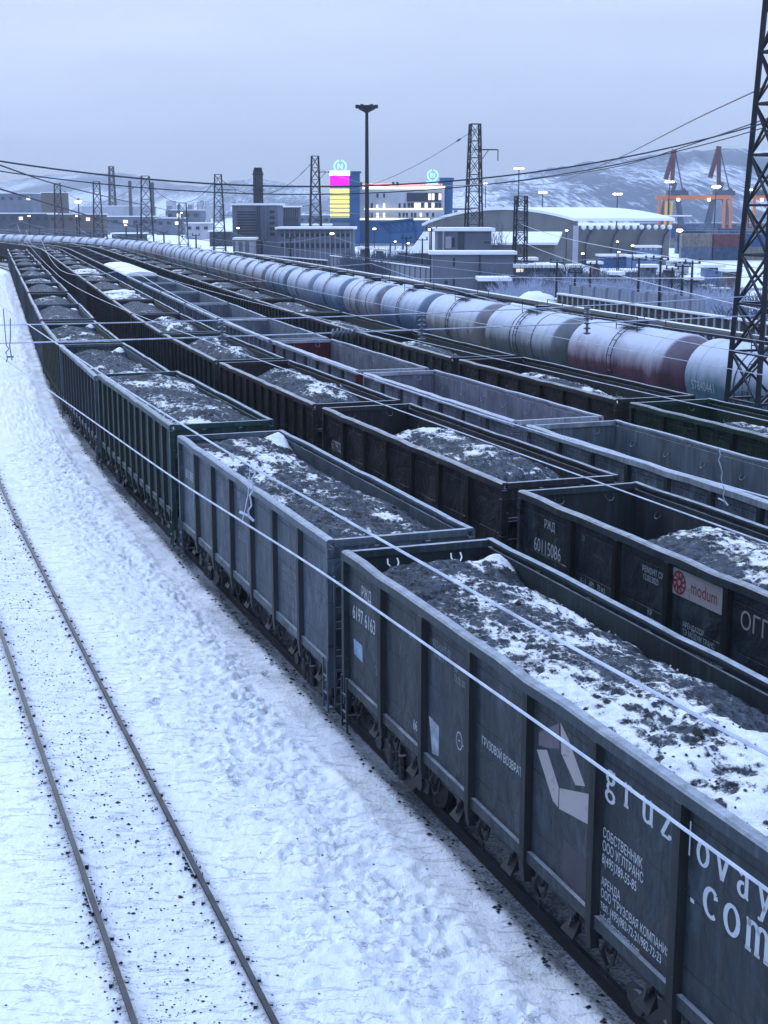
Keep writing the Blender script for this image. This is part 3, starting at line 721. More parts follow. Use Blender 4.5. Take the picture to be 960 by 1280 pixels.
HP['f3'] = heap('coal_heap', 60, 14, level=-.15, crown=.15, fgap=.5, fdep=.2, ngap=.9, ndep=.1, ldrop=.1, rdrop=.1, rough=.08, seed=95, snow=.06)
HP['g1'] = heap('coal_heap', 130, 34, level=-.62, crown=.45, fgap=3.2, fdep=.8, ngap=1.8, ndep=.6, ldrop=.2, rdrop=.3, rough=.09, seed=97, corner=.2, snow=.0)

PRO = {}
def gondola(T, l, lod, nst, color, label, group, zs=1.0):
    p, rz = T.at(l)
    key = (lod, nst)
    if lod == 2: o = link('gondola_wagon', ME['far'], None, p, rz, color); tag(o, label, 'gondola wagon', group)
    elif key not in PRO:
        o = (full_gondola if lod == 0 else mid_gondola)(label, nst, color, group); PRO[key] = o; o.location = p; o.rotation_euler = (0, 0, rz)
    else:
        o = dup(PRO[key], p, rz, label, None, group, color)
        for c in o.children:
            if c.name.startswith('top_rim'): c.color = (*rimc(color), 1)
            if c.name.startswith('stake'): c.color = (*[q_ * .32 for q_ in color], 1)  # painted-in shading of the stakes on copied wagons
    o.scale = (1, 1, zs); return o
def load(T, l, hk, label, group, zs=1.0, dz=0.):
    p, rz = T.at(l); p.z = dz; o = link('coal_heap', HP[hk], None, p, rz); o.scale = (1, 1, zs); tag(o, label, 'coal heap', group); return o

DARK = (.017, .026, .033); SLATE = (.050, .068, .088); GREEN = (.012, .034, .034); BROWN = (.022, .018, .022); LILAC = (.15, .16, .21); GREY = (.085, .11, .135); DGREEN = (.007, .022, .015)
# ---- nearest train
T = Track(T1o); G = 'gondola wagons of the nearest train'; GL = 'coal heaps in the nearest train'
l = 22.4 - HL
spec = [(0, 6, DARK, 'w1', 1.0, 'dark grey gondola numbered 6197 6163 with faded gruzovay.com lettering'),
        (0, 6, SLATE, 'w2', 1.0, 'scuffed slate blue gondola numbered 6013 8893 behind the wagon lettered gruzovay.com'),
        (0, 11, GREEN, 'w3', 1.045, 'dark green gondola filled to its rim, third from the camera in nearest train'),
        (0, 11, SLATE, 'w4', 1.0, 'pale blue gondola with many ribs, fourth from the camera in nearest train'),
        (1, 11, (.020, .030, .022), 'w4', 1.0, 'mottled green and rust gondola, fifth from the camera in nearest train')]
wag1 = None; T1W = []
for i in range(16):
    if i < len(spec): lod, nst, c, hk, zs, lb = spec[i]
    else:
        lod = 1 if i < 8 else 2; nst = 11; c = [(.03,.04,.05), (.018,.024,.028), (.04,.055,.078)][i % 3]; hk = ('f1', 'f2')[i % 2]; zs = (1.0, 1.02)[i % 2]
        lb = 'dark coal gondola, %s from the camera in the nearest train' % ordinal(i + 1)
    o = gondola(T, l, lod, nst, c, lb, G, zs); T1W.append(o)
    hl = {0: 'snow streaked coal heap in the dark grey gondola lettered gruzovay.com', 1: 'rounded coal heap with snow drifts in the slate blue gondola numbered 6013 8893',
          2: 'flat topped coal load level with the rim of the dark green gondola'}.get(i, 'dark coal heap in the %s gondola of the nearest train' % ordinal(i + 1))
    load(T, l, hk, hl, GL, zs)
    l += PITCH
# ---- second train
T = Track(T2o); G = 'gondola wagons of the second train'; GL = 'coal heaps in the second train'
l = 26.2 - HL
spec = [(0, 6, (.018, .025, .032), 'v1', 1.0, 'near black gondola numbered 60115086 with a red modum sign'),
        (0, 6, (.020, .020, .025), 'v2', 1.0, 'dark brown grey gondola numbered 6179922 in the second train'),
        (0, 11, BROWN, 'v3', 1.0, 'dark plum gondola with close ribs, third from the camera in second train'),
        (0, 11, (.022, .034, .038), 'v3', 1.0, 'dark green grey ribbed gondola, fourth from the camera in second train'),
        (1, 11, (.020, .028, .032), 'v3', 1.0, 'ribbed dark gondola, fifth from the camera in second train')]
T2W = []
for i in range(21):
    if i < len(spec): lod, nst, c, hk, zs, lb = spec[i]
    else:
        lod = 1 if i < 8 else 2; nst = 11; c = [(.04,.056,.08), (.03,.022,.028), (.016,.026,.03), (.03,.016,.02)][i % 4]; hk = 'f3' if i in (6, 9) else ('f1', 'f2')[i % 2]; zs = 1.0
        lb = '%s coal gondola, %s from the camera in the second train' % (('dusty blue', 'maroon', 'dark green', 'brown')[i % 4], ordinal(i + 1))
    T2W.append(gondola(T, l, lod, nst, c, lb, G, zs))
    hl = {0: 'snowy coal mound behind the empty far end of gondola 60115086', 1: 'long coal mound dusted with snow in gondola 6179922'}.get(i, 'coal heap under patchy snow in the %s gondola of the second train' % ordinal(i + 1))
    load(T, l, hk, hl, GL, zs); l += PITCH
# ---- third train, empty pale gondolas, two covered wagons
T = Track(T3o); G = 'empty pale gondolas of the third train'
l = 34.2 - HL + .3
T3W = []
def covered(label, l, c):
    p, rz = T.at(l); t = thing('covered_wagon', label, 'covered wagon', p, rz, 'covered wagons with snowy roofs')
    b = MB(); b.box((-6.2, -1.35, 1.3), (6.2, 1.35, 3.7)); link('body', b.mesh('body', M['panel']), t, color=c)
    b = MB(); b.prism([(-1.45, 3.701), (-1.4, 3.86), (-.8, 4.02), (0, 4.08), (.8, 4.02), (1.4, 3.86), (1.45, 3.701)], -6.35, 6.35)
    b.v = [(y, x, z) for x, y, z in b.v]; b.f = [tuple(reversed(f)) for f in b.f]
    link('snowy_roof', b.mesh('snowy_roof', M['snowcap'], True), t)
    for sy in (1, -1):
        for x in np.linspace(-6.1, 6.1, 9):
            b = MB(); b.box((x-.06, min(sy*1.351, sy*1.43), 1.1), (x+.06, max(sy*1.351, sy*1.43), 3.69)); link('stake', b.mesh('stake', M['steel']), t, color=tuple(q_*.6 for q_ in c))
    link('underframe', ME['under'], t)
    for sx in (1, -1):
        bg = link('bogie', ME['bogie'], t, (sx*4.33, 0, 0))
        for dx in (-.93, .93): link('wheelset', ME['wheel'], bg, (dx, 0, 0))
for i in range(19):
    if i in (8, 9):
        covered(('blue covered wagon with a snow white roof, nearer of the two', 'teal covered wagon with a snow white roof, farther of the two')[i - 8], l, ((.06, .12, .26), (.05, .11, .15))[i - 8])
    else:
        c = [GREY, LILAC, (.14, .15, .19), (.13, .155, .20), (.11, .135, .18), (.11, .14, .18), (.10, .13, .17), (.09, .12, .16)][i] if i < 8 else (.03, .036, .05)
        lb = {0: 'empty grey green gondola with bare inner walls, nearest in the third train', 1: 'empty lilac grey gondola with rings along its inner wall',
              2: 'empty lilac gondola with a dark red end wall'}.get(i, 'empty %s gondola, %s from the camera in the third train' % ('pale grey' if i < 8 else 'dark', ordinal(i + 1)))
        o = gondola(T, l, 0 if i < 3 else 1 if i < 8 else 2, 6 if i < 3 else 11, c, lb, G); T3W.append(o)
        if i == 2:
            for ch in o.children:
                if ch.name.startswith('end_wall'): ch.color = (.07, .012, .022, 1); ch['label'] = 'dark red end wall'
        if i < 3:
            rb = [ch for ch in o.children if ch.name.startswith('top_rim')][0]
    l += PITCH
# ---- fourth train, dark, low coal
T = Track(T4o); G = 'gondola wagons of the fourth train'; GL = 'coal heaps in the fourth train'
l = 37.6 - HL
for i in range(19):
    c = [DGREEN, (.014, .014, .015), (.013, .018, .017), (.016, .02, .023)][i] if i < 4 else (.014, .018, .022)
    lb = {0: 'dark green gondola beside the big lattice mast', 1: 'near black gondola left of the dark green one beside the mast'}.get(i, 'black coal gondola, %s from the camera in the fourth train' % ordinal(i + 1))
    gondola(T, l, 0 if i < 2 else 1 if i < 6 else 2, 6 if i < 2 else 11, c, lb, G)
    load(T, l, 'g1' if i < 4 else ('f1', 'f2')[i % 2], {0: 'coal heap with snow streaks in the dark green gondola by the mast'}.get(i, 'low dark coal heap in the %s gondola of the fourth train' % ordinal(i + 1)), GL)
    l += PITCH

# ---- lettering on the near wagons (all children of their wagon)
YP = 1.3475
def panx(i, n=7): return HL - .1 - (2*HL-.2) / n * i       # left (far) edge of panel i as seen
w1 = T1W[0]
side_text(w1, 'painted_number', 'РЖД', .26, panx(0)-.66, 3.12, M['letters'], YP)
side_text(w1, 'painted_number', '6197 6163', .35, panx(0)-.2, 2.62, M['letters'], YP, .78)
side_text(w1, 'painted_mark', '20', .22, panx(0)-1.35, 1.95, M['lettersdim'], YP)
side_text(w1, 'painted_mark', '65 т', .16, panx(1)-1.1, 3.05, M['lettersdim'], YP)
side_text(w1, 'painted_mark', '66', .24, panx(1)-1.3, 1.62, M['letters'], YP, .7)
side_text(w1, 'painted_notice', 'РЕМОНТ 03\n 10.2013', .15, panx(2)-.3, 3.2, M['lettersdim'], YP)
side_text(w1, 'painted_notice', 'КР\n23.05.2023', .14, panx(2)-1.1, 3.05, M['lettersdim'], YP)
side_text(w1, 'painted_mark', '⊖-', .2, panx(2)-1.2, 2.0, M['letters'], YP)
side_text(w1, 'painted_notice', 'ГРУЗОВОЙ ВОЗВРАТ', .17, panx(3)-.3, 2.32, M['letters'], YP, .72)
side_text(w1, 'painted_notice', 'СОБСТВЕННИК\nООО УГЛТРАНС\n8(495)789-55-85', .17, panx(5)-.12, 2.45, M['letters'], YP, .68)
side_text(w1, 'painted_notice', 'АРЕНДА\nООО "ГРУЗОВАЯ КОМПАНИЯ"\nтел. (495)982-72-21/982-72-23\ninfo@gruzovaya.com', .155, panx(5)-.12, 1.85, M['letters'], YP, .68)
link('painted_web_name', serif('gruz', panx(5) - .14, 3.02, .38, 1.04, YP).mesh('painted_web_name', M['letters']), w1)
link('painted_web_name', serif('lovay', panx(6) - .02, 3.02, .36, .98, YP).mesh('painted_web_name', M['letters']), w1)
link('painted_web_name', serif('.com', panx(6) - .16, 2.54, .44, .84, YP).mesh('painted_web_name', M['letters']), w1)
# folded arrow emblem
em = MB()
def poly_side(mb, pts, y=YP): mb.add([(x, y, z) for x, z in pts], [tuple(range(len(pts)))])
X0 = panx(4)
poly_side(em, [(X0-.80, 3.44), (X0-1.02, 3.30), (X0-1.46, 2.88), (X0-1.22, 2.80), (X0-.84, 3.06)])
poly_side(em, [(X0-.18, 2.86), (X0-.46, 2.96), (X0-.80, 2.60), (X0-.80, 2.34), (X0-.66, 2.36)])
poly_side(em, [(X0-.82, 2.60), (X0-1.55, 2.82), (X0-1.55, 2.44), (X0-.82, 2.33)])
link('arrow_emblem', em.mesh('arrow_emblem', M['pinkwhite']), w1)
em = MB(); poly_side(em, [(X0-.22, 3.10), (X0-.76, 3.42), (X0-.79, 3.10), (X0-.5, 3.00), (X0-.24, 2.94)])
link('arrow_emblem', em.mesh('arrow_emblem', simple('faded_pink_paint', (.10, .09, .11), .7, var=.2)), w1)
em = MB(); poly_side(em, [(X0-.95, 2.0), (X0-1.62, 1.98), (X0-1.62, 1.42), (X0-.95, 1.42)])
link('repair_patch', em.mesh('repair_patch', simple('dark_patch', (.03, .03, .042), .6)), w1)
em = MB(); poly_side(em, [(panx(0)-.25, 2.25), (panx(0)-.7, 2.25), (panx(0)-.72, 1.95), (panx(0)-.28, 1.98)])
link('repair_patch', em.mesh('repair_patch', simple('blue_patch', (.16, .22, .33), .6, var=.3)), w1)
em = MB(); poly_side(em, [(panx(2)-.15, 2.05), (panx(2)-.55, 2.02), (panx(2)-.55, 1.55), (panx(2)-.3, 1.5)])
link('repair_patch', em.mesh('repair_patch', simple('pale_patch', (.22, .26, .33), .6, var=.5)), w1)
w2 = T1W[1]
side_text(w2, 'painted_number', 'РЖД', .2, panx(0)-.6, 3.15, M['lettersdim'], YP)
side_text(w2, 'painted_number', '6013 8893', .34, panx(0)-.35, 2.72, M['letters'], YP, .62)
side_text(w2, 'painted_mark', '23', .2, panx(0)-1.2, 2.3, M['letters'], YP)
side_text(w2, 'painted_notice', '69 т\n75 м3', .2, panx(1)-.5, 2.7, M['lettersdim'], YP)
side_text(w2, 'painted_notice', 'АРЕНДАТОР\nООО ТРАНС\nт. 55-30-12', .2, panx(5)-.4, 2.4, M['lettersdim'], YP, .8)
side_text(w2, 'painted_notice', 'ДЕПО 0514', .2, panx(3)-.4, 2.3, M['lettersdim'], YP, .8)
w = T2W[0]
side_text(w, 'painted_number', 'РЖД', .25, panx(0)-.95, 3.16, M['letters'], YP)
side_text(w, 'painted_number', '60115086', .41, panx(0)-.5, 2.60, M['letters'], YP, .74)
side_text(w, 'painted_mark', '20', .16, (panx(1)-.42)-.35, 3.25, M['lettersdim'], YP)
side_text(w, 'painted_mark', 'х - 1    69т    75 м3', .16, (panx(1)-.42)-.35, 2.42, M['letters'], YP, .75)
side_text(w, 'painted_notice', 'РЕМОНТ СУ30\n 12.03.2023', .15, (panx(2)-.42)-.85, 3.2, M['letters'], YP, .8)
side_text(w, 'painted_notice', ' КР\n01.07.2026', .15, (panx(2)-.42)-1.05, 2.45, M['letters'], YP, .8)
side_text(w, 'painted_mark', '⊖-ı', .24, (panx(2)-.42)-1.1, 1.95, M['letters'], YP)
side_text(w, 'painted_notice', 'АРЕНДАТОР\nТЭ МОДУМ ТРАНС\nЕ. ИВДЕЛЬ, ГАРАЖ\nтел (343) 264-04-4 СТР\nт/ф 379-42-02\nwww.transml.ru', .135, (panx(3)-.42)-.45, 2.55, M['letters'], YP, .78)
sg = MB(); sg.box(((panx(3)-.42)-1.72, YP, 3.06), ((panx(3)-.42)-.1, YP+.012, 3.52)); sgo = link('sign_board', sg.mesh('sign_board', M['pinkwhite']), w); sgo['label'] = 'pale sign board with red wheel emblem'
side_text(w, 'sign_lettering', 'modum', .33, (panx(3)-.42)-.66, 3.19, M['redmark'], YP+.016, .8)
rg = MB()
for k_ in range(9):
    a = k_ * 40; nib(rg, [(.30 + .10*math.cos(R(a)), .30 + .10*math.sin(R(a))), (.30 + .27*math.cos(R(a+20)), .30 + .27*math.sin(R(a+20)))], (panx(3)-.42)-.08, 3.06, .76, .07, .05, YP+.016)
nib(rg, arc(.30, .30, .25, .25, 0, 360, 24), (panx(3)-.42)-.08, 3.06, .76, .045, .045, YP+.017)
nib(rg, arc(.30, .30, .09, .09, 0, 360, 16), (panx(3)-.42)-.08, 3.06, .76, .05, .05, YP+.018)
link('wheel_emblem', rg.mesh('wheel_emblem', M['redmark']), w)
side_text(w, 'painted_name', 'ОГПК', .42, (panx(4)-.42)-.3, 3.0, M['pinkwhite'], YP, 1.0)
for ch in w.children:
    if ch.name.startswith('stake'): ch.location.x = -.42
side_text(T2W[1], 'painted_number', '6179922', .40, panx(0)-.5, 2.6, M['letters'], YP, .62)
side_text(T2W[1], 'painted_mark', '32   11', .2, panx(1)-.5, 2.4, M['lettersdim'], YP, .8)

# ------------------------------------------------------------------ tank wagons
TP = 11.05; TLh = 4.93; TR = 1.5; TZ = 2.85
def barrel():
    b = MB(); prof = []
    for k_ in range(8): a = R(90 * k_ / 7); prof.append((max(.02, TR * math.sin(a)), -TLh - .5 * math.cos(a) + .5))
    prof += [(TR, -TLh + 1.3), (TR + .012, -TLh+1.301), (TR+.012, -TLh+1.34), (TR, -TLh+1.341), (TR, TLh - 1.34), (TR+.012, TLh-1.339), (TR+.012, TLh-1.3), (TR, TLh-1.299)]
    for k_ in range(7, -1, -1): a = R(90 * k_ / 7); prof.append((max(.02, TR * math.sin(a)), TLh + .5 * math.cos(a) - .5))
    return b.lathe(prof, (0, 0, TZ), 'x', 40)
def tank_parts(detail):
    P = {}
    P['barrel'] = barrel().mesh('barrel', M['tank'], True)
    b = MB(); b.lathe([(TR+.004, -.03), (TR+.022, -.03), (TR+.022, .03), (TR+.004, .03)], (0, 0, TZ), 'x', 40)
    P['strap_band'] = b.mesh('strap_band', M['under'])
    b = MB()   # ladders over the barrel
    for sy in (1, -1):
        for dx in (-.2, .2): b.tube([(dx, sy * (TR + .1) * math.sin(R(a)), TZ + (TR + .1) * math.cos(R(a))) for a in range(12, 125, 14)], .022, 5)
        for a in range(16, 125, 13): 
            y, z = sy * (TR + .1) * math.sin(R(a)), TZ + (TR + .1) * math.cos(R(a)); b.bar((-.2, y, z), (.2, y, z), .035)
    P['ladder'] = b.mesh('ladder', M['under'])
    b = MB(); b.lathe([(.02, TZ+TR-.1), (.36, TZ+TR-.1), (.36, TZ+TR+.2), (.42, TZ+TR+.22), (.42, TZ+TR+.27), (.02, TZ+TR+.3)], (0, 0, 0), 'z', 16); P['dome_hatch'] = b.mesh('dome_hatch', M['mast'])
    b = MB()
    for y in (-.55, .55): b.box((-1.0, y-.17, TZ+TR+.02), (1.0, y+.17, TZ+TR+.06))
    b.box((.5, -.5, TZ+TR+.0), (.7, .5, TZ+TR+.055))
    for x, y in ((-1, -.72), (1, -.72), (-1, .72), (1, .72)): b.bar((x, y, TZ+TR-.2), (x, y, TZ+TR+.5), .03)
    for y in (-.72, .72): b.bar((-1, y, TZ+TR+.5), (1, y, TZ+TR+.5), .03)
    P['walkway'] = b.mesh('walkway', M['mast'])
    b = MB(); b.box((-5.2, -.3, .95), (5.2, .3, 1.28))
    for x in (-3.7, 3.7): b.bar((x, -1.3, 1.25), (x, 1.3, 1.25), .3, .4)
    for x in (-5.2, 5.2): b.bar((x, -1.4, 1.15), (x, 1.4, 1.15), .1, .2)
    b.box((5.2, -.14, .92), (5.5, .14, 1.16)); b.box((-5.5, -.14, .92), (-5.2, .14, 1.16))
    P['underframe'] = b.mesh('underframe', M['under'])
    return P
TPn = tank_parts(True); TPf = tank_parts(False)
T = Track(T5o); tcol = [(.09, .16, .21), (.115, .055, .08), (.11, .13, .135), (.19, .175, .175), (.08, .135, .23), (.20, .20, .24), (.10, .16, .26), (.20, .24, .32)]
tlab = ['teal blue tank wagon numbered 57840441 behind the big lattice mast', 'magenta tank wagon frosted white on top', 'grey green tank wagon with two black strap bands',
        'beige grey tank wagon stained along its side', 'bright blue tank wagon between two frosted grey ones', 'pale grey tank wagon, sixth from the big mast']
# silhouettes of the far ends give the anchor
l = 47.5 - TLh + .3
l0t = 50.3 - TLh
tp = None
for i in range(-1, 29):
    l = l0t + i * TP; p, rz = T.at(l); c = tcol[i % 8] if i >= 0 else (.12, .2, .35)
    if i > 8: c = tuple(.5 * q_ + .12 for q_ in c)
    lb = tlab[i] if 0 <= i < 6 else ('tank wagon at the right edge of the picture beyond the big mast' if i < 0 else 'frosted tank wagon, %s from the big mast' % ordinal(i + 1))
    far = i > 9
    P = TPn if i == 2 or i == 0 else TPf
    t = thing('tank_wagon', lb, 'tank wagon', p, rz, 'tank wagons of the long tank train'); 
    for nm in ('barrel', 'ladder', 'dome_hatch', 'walkway', 'underframe', 'strap_band'):
        if nm == 'strap_band':
            for x in ((-2.1, .9) if i in (0, 2) else (-2.4, 2.4) if i % 3 == 2 else ()): link(nm, P[nm], t, (x, 0, 0))
            continue
        if far and nm in ('dome_hatch',): continue
        link(nm, P[nm], t, color=c if nm == 'barrel' else None)
    if i < 22:
        for sx in (1, -1):
            bg = link('bogie', ME['bogie'], t, (sx*3.7, 0, 0))
            if i < 8:
                for dx in (-.93, .93): link('wheelset', ME['wheel'], bg, (dx, 0, 0))
    if i in (0, 1, 2):
        body = {0: '57840441', 1: 'ГАЗОЙЛЬ', 2: 'SMI 3'}[i]
        m_ = text_mesh(body, .55 if i == 0 else .36, M['letters'] if i != 1 else simple('pink_stencil', (.42, .25, .33), .7), .8)
        a0 = {0: 108, 1: 84, 2: 92}[i]; x0 = {0: 4.0, 1: 3.9, 2: -1.6}[i]
        for v in m_.vertices:
            a = R(a0) - v.co.y / TR; v.co = (x0 - v.co.x, (TR + .012) * math.sin(a), TZ + (TR + .012) * math.cos(a))
        link('painted_number' if i != 1 else 'painted_mark', m_, t)

# ------------------------------------------------------------------ masts
def mast_mesh(h, w0, w1, ph, leg=.12, br=.06, z0=-.1):
    legs = []; bb = MB(); n = max(3, int(round(h / ph)))
    def wz(z): return w0 + (w1 - w0) * z / h
    for sx, sy in ((-1,-1),(1,-1),(1,1),(-1,1)):
        b = MB(); b.bar((sx*w0/2, sy*w0/2, z0), (sx*w1/2, sy*w1/2, h), leg); legs.append(b)
    cs = [(-1,-1),(1,-1),(1,1),(-1,1)]
    for i in range(n):
        za, zb = h*i/n, h*(i+1)/n; a, c = wz(za)/2, wz(zb)/2
        for k in range(4):
            p, q = cs[k], cs[(k+1) % 4]
            bb.bar((p[0]*a, p[1]*a, za), (q[0]*c, q[1]*c, zb), br); bb.bar((q[0]*a, q[1]*a, za), (p[0]*c, p[1]*c, zb), br)
            bb.bar((p[0]*c, p[1]*c, zb), (q[0]*c, q[1]*c, zb), br * 1.15)
    return legs, bb
def mast(label, pos, h, w0, w1, ph, leg, br, rz=R(20), group='lattice catenary masts', arm=0, name='lattice_mast'):
    t = thing(name, label, 'lattice mast', (pos[0], pos[1], 0), rz, group)
    legs, bb = mast_mesh(h, w0, w1, ph, leg, br)
    for b in legs: link('leg', b.mesh('leg', M['mast']), t)
    link('bracing', bb.mesh('bracing', M['mast']), t)
    b = MB(); b.box((-w0/2-.35, -w0/2-.35, -.3), (w0/2+.35, w0/2+.35, .25)); link('footing', b.mesh('footing', M['snowcap']), t)
    if arm:
        b = MB(); z = h - 3.0; b.bar((0, 0, z), (arm, 0, z), .14); b.bar((w1/2, 0, z - 1.6), (arm * .6, 0, z), .08); b.bar((arm, 0, z), (arm, 0, z - 1.3), .10); link('bracket_arm', b.mesh('bracket_arm', M['mast']), t)
    return t
BT = Vector((12.9, 47.2, 0)); BTH = 21.0
mast('tall dark lattice mast cut by the right edge of the picture', BT, BTH, 2.0, .66, 1.62, .16, .07, R(20.2))
MS = [ # px, ytop, ybase, w0, w1, arm, label
 (591, 155, 362, 2.3, 1.15, 2.9, 'tall lattice mast with a bracket arm beside the grey house'),
 (649, 245, 366, 1.5, 1.2, 0, 'short wide lattice mast right of the grey house'),
 (395, 195, 326, 2.6, 1.3, 3.5, 'lattice mast left of the magenta and yellow screen tower'),
 (275, 218, 324, 2.6, 1.3, 3.5, 'lattice mast left of the slatted tower block'),
 (230, 254, 318, 2.2, 1.6, 0, 'short lattice mast in front of the white low town buildings'),
 (185, 220, 322, 2.9, 1.6, 0, 'lattice mast overlapping the right one of two dark chimneys'),
 (124, 227, 312, 2.6, 1.5, 0, 'lattice mast in front of the white roofed warehouse'),
 (75, 229, 305, 2.8, 1.6, 0, 'leftmost lattice mast, left of the bright lamp')]
MP = {}
for px, yt, yb, w0_, w1_, arm, lb in MS:
    D = gd(yb); p = atd(px, yb, D); h = atd(px, yt, D).z
    mast(lb, p, h, w0_, w1_, (w0_ + w1_) * .55, .15 if D < 200 else .18, .065 if D < 200 else .085, R(8), arm=arm); MP[px] = Vector((p.x, p.y, h))
# far radio pylon and chimneys
D = 900; p = atd(141, 262, D); h = atd(141, 208, D).z
mast('thin far radio pylon left of the two dark chimneys', p, h, 4.5, 2.6, 4, .5, .3, 0, group=None, name='radio_pylon')
def chimney(px, yt, yb, wpx, D, lb, col):
    p = atd(px, yb, D); h = atd(px, yt, D).z; r = wpx * D / F / 2; t = thing('chimney', lb, 'chimney', (p.x, p.y, 0))
    link('stack', MB().lathe([(r*1.15, -.3), (r*1.05, h*.5), (r*.95, h)], n=16).mesh('stack', col), t)
    link('collar', MB().lathe([(r*1.12, h*.93), (r*1.12, h*.96)], n=16).mesh('collar', col), t)
concr = simple('dark_brick', (.07, .075, .09), .8, var=.3, sc=.3)
chimney(163.5, 226, 262, 4, 700, 'left one of two slim dark chimneys behind the white warehouse roof', concr)
chimney(191, 228, 262, 4.6, 700, 'right one of two slim dark chimneys, half hidden by a lattice mast', concr)

# flood light column
def pole(name, label, cat, px, yt, yb, r, head, group=None, D=None):
    D = D or gd(yb); p = atd(px, yb, D); h = atd(px, yt, D).z
    t = thing(name, label, cat, (p.x, p.y, 0), 0, group)
    link('pole', MB().tube([(0,0,-.2), (0,0,h*.5), (0,0,h)], [r*1.3, r*1.1, r*.8], 10).mesh('pole', M['mast']), t); head(t, h); return t
def crown(t, h):
    b = MB(); b.lathe([(.2, h-.9), (1.1, h-.45), (1.2, h), (.2, h+.02)], n=12); link('lamp_platform', b.mesh('lamp_platform', M['mast']), t)
    for k in range(6):
        a = k * math.pi / 3; b = MB(); b.box((1.25*math.cos(a)-.22, 1.25*math.sin(a)-.22, h-.35), (1.25*math.cos(a)+.22, 1.25*math.sin(a)+.22, h+.1)); link('floodlight', b.mesh('floodlight', M['mast']), t)
pole('floodlight_mast', 'tall thin black floodlight mast standing in front of the white lit building', 'floodlight mast', 459, 132, 355, .26, crown)
lampm = simple('lamp_glow', (1, .95, .85), .5, emit=(1.0, .90, .78), es=9, var=0)
lampw = simple('warm_lamp_glow', (1, .85, .6), .5, emit=(1.0, .78, .50), es=10, var=0)
def lamphead(r, mat, wide=0, pt=None):
    def f(t, h):
        if wide:
            b = MB(); b.box((-wide/2, -.15, h-.1), (wide/2, .15, h+.05)); link('crossbar', b.mesh('crossbar', M['mast']), t)
            for k in (-1, 0, 1):
                b = MB(); b.lathe([(.02, -r*.5), (r*.8, -r*.3), (r, 0), (r*.7, r*.35), (.02, r*.45)], (k*wide/2.2, -.2, h-.3), 'z', 10); link('lamp', b.mesh('lamp', mat, True), t)
        else:
            b = MB(); b.lathe([(.02, -r*.5), (r*.8, -r*.3), (r, 0), (r*.7, r*.35), (.02, r*.45)], (0, 0, h), 'z', 10); link('lamp', b.mesh('lamp', mat, True), t)
            b = MB(); b.lathe([(r*.75, h+r*.36), (r*.3, h+r*.9), (.02, h+r)], n=10); link('lamp_cap', b.mesh('lamp_cap', M['mast']), t)
    return f
for px, yt, D, r, wide, mt, lb in [
    (606, 230, 420, .8, 0, lampm, 'glowing lamp mast right of the blue round tower'), (647, 209, 330, .45, 2.2, lampm, 'tall floodlight mast with three lamps above the arched hall'),
    (677, 239, 360, .6, 1.6, lampm, 'lit lamp mast standing behind the left part of the hall roof'), (770, 241, 360, .55, 2.0, lampm, 'lit lamp mast standing behind the right part of the hall roof'),
    (834, 226, 420, .6, 2.4, lampm, 'lit lamp mast in front of the left harbour crane'), (892, 232, 420, .9, 1.6, lampw, 'lit lamp mast at the foot of the right harbour crane'),
    (934, 236, 420, .6, 2.0, lampm, 'lit lamp mast seen through the big lattice mast'), (100, 252, 330, .9, 0, lampw, 'brightest street lamp at the left, above the long low depot'),
    (97, 270, 300, .3, 0, lampw, 'small lamp just below the brightest street lamp'), (38, 270, 320, .35, 0, lampm, 'small lit lamp on the long low depot at the left edge'),
    (158, 281, 300, .4, 0, lampw, 'orange lamp among snowy yards below the white warehouse'), (228, 266, 520, .5, 0, lampw, 'faint far lamp in the town under the hills'),
    (298, 285, 240, .28, 0, lampw, 'lamp at the left corner of the slatted tower block'), (415, 292, 230, .4, 0, lampw, 'warm lamp in front of the low roof left of the screen tower'),
    (468, 286, 250, .35, 0, lampw, 'lamp in front of the blue wall near the floodlight mast'), (537, 287, 200, .32, 0, lampw, 'warm lamp left of the grey house'),
    (494, 302, 230, .22, 0, lampw, 'left one of two low lamps under the blue truss canopy'), (510, 304, 226, .25, 0, lampw, 'right one of two low lamps under the blue truss canopy'),
    (597, 345, 158, .26, 0, lampw, 'low bright lamp at the foot of the tall bracket mast'), (849, 288, 330, .9, 0, lampw, 'round orange lamp at the right end of the hall'),
    (708, 288, 210, .25, 0, lampw, 'small lamp on the near corner of the arched hall'), (772, 302, 205, .22, 0, lampw, 'left one of two lamps on the hall front'), (791, 307, 205, .25, 0, lampw, 'right one of two lamps on the hall front'),
    (774, 315, 190, .2, 0, lampw, 'small lamp above the long blue hut'), (729, 317, 190, .25, 0, lampw, 'lamp on a post before the hall corner')]:
    pole('street_lamp', lb, 'lamp', px, yt, 300, .07 if D < 260 else .14, lamphead(r * .88, mt, wide * .8), 'lit lamps of the harbour and yard', D)
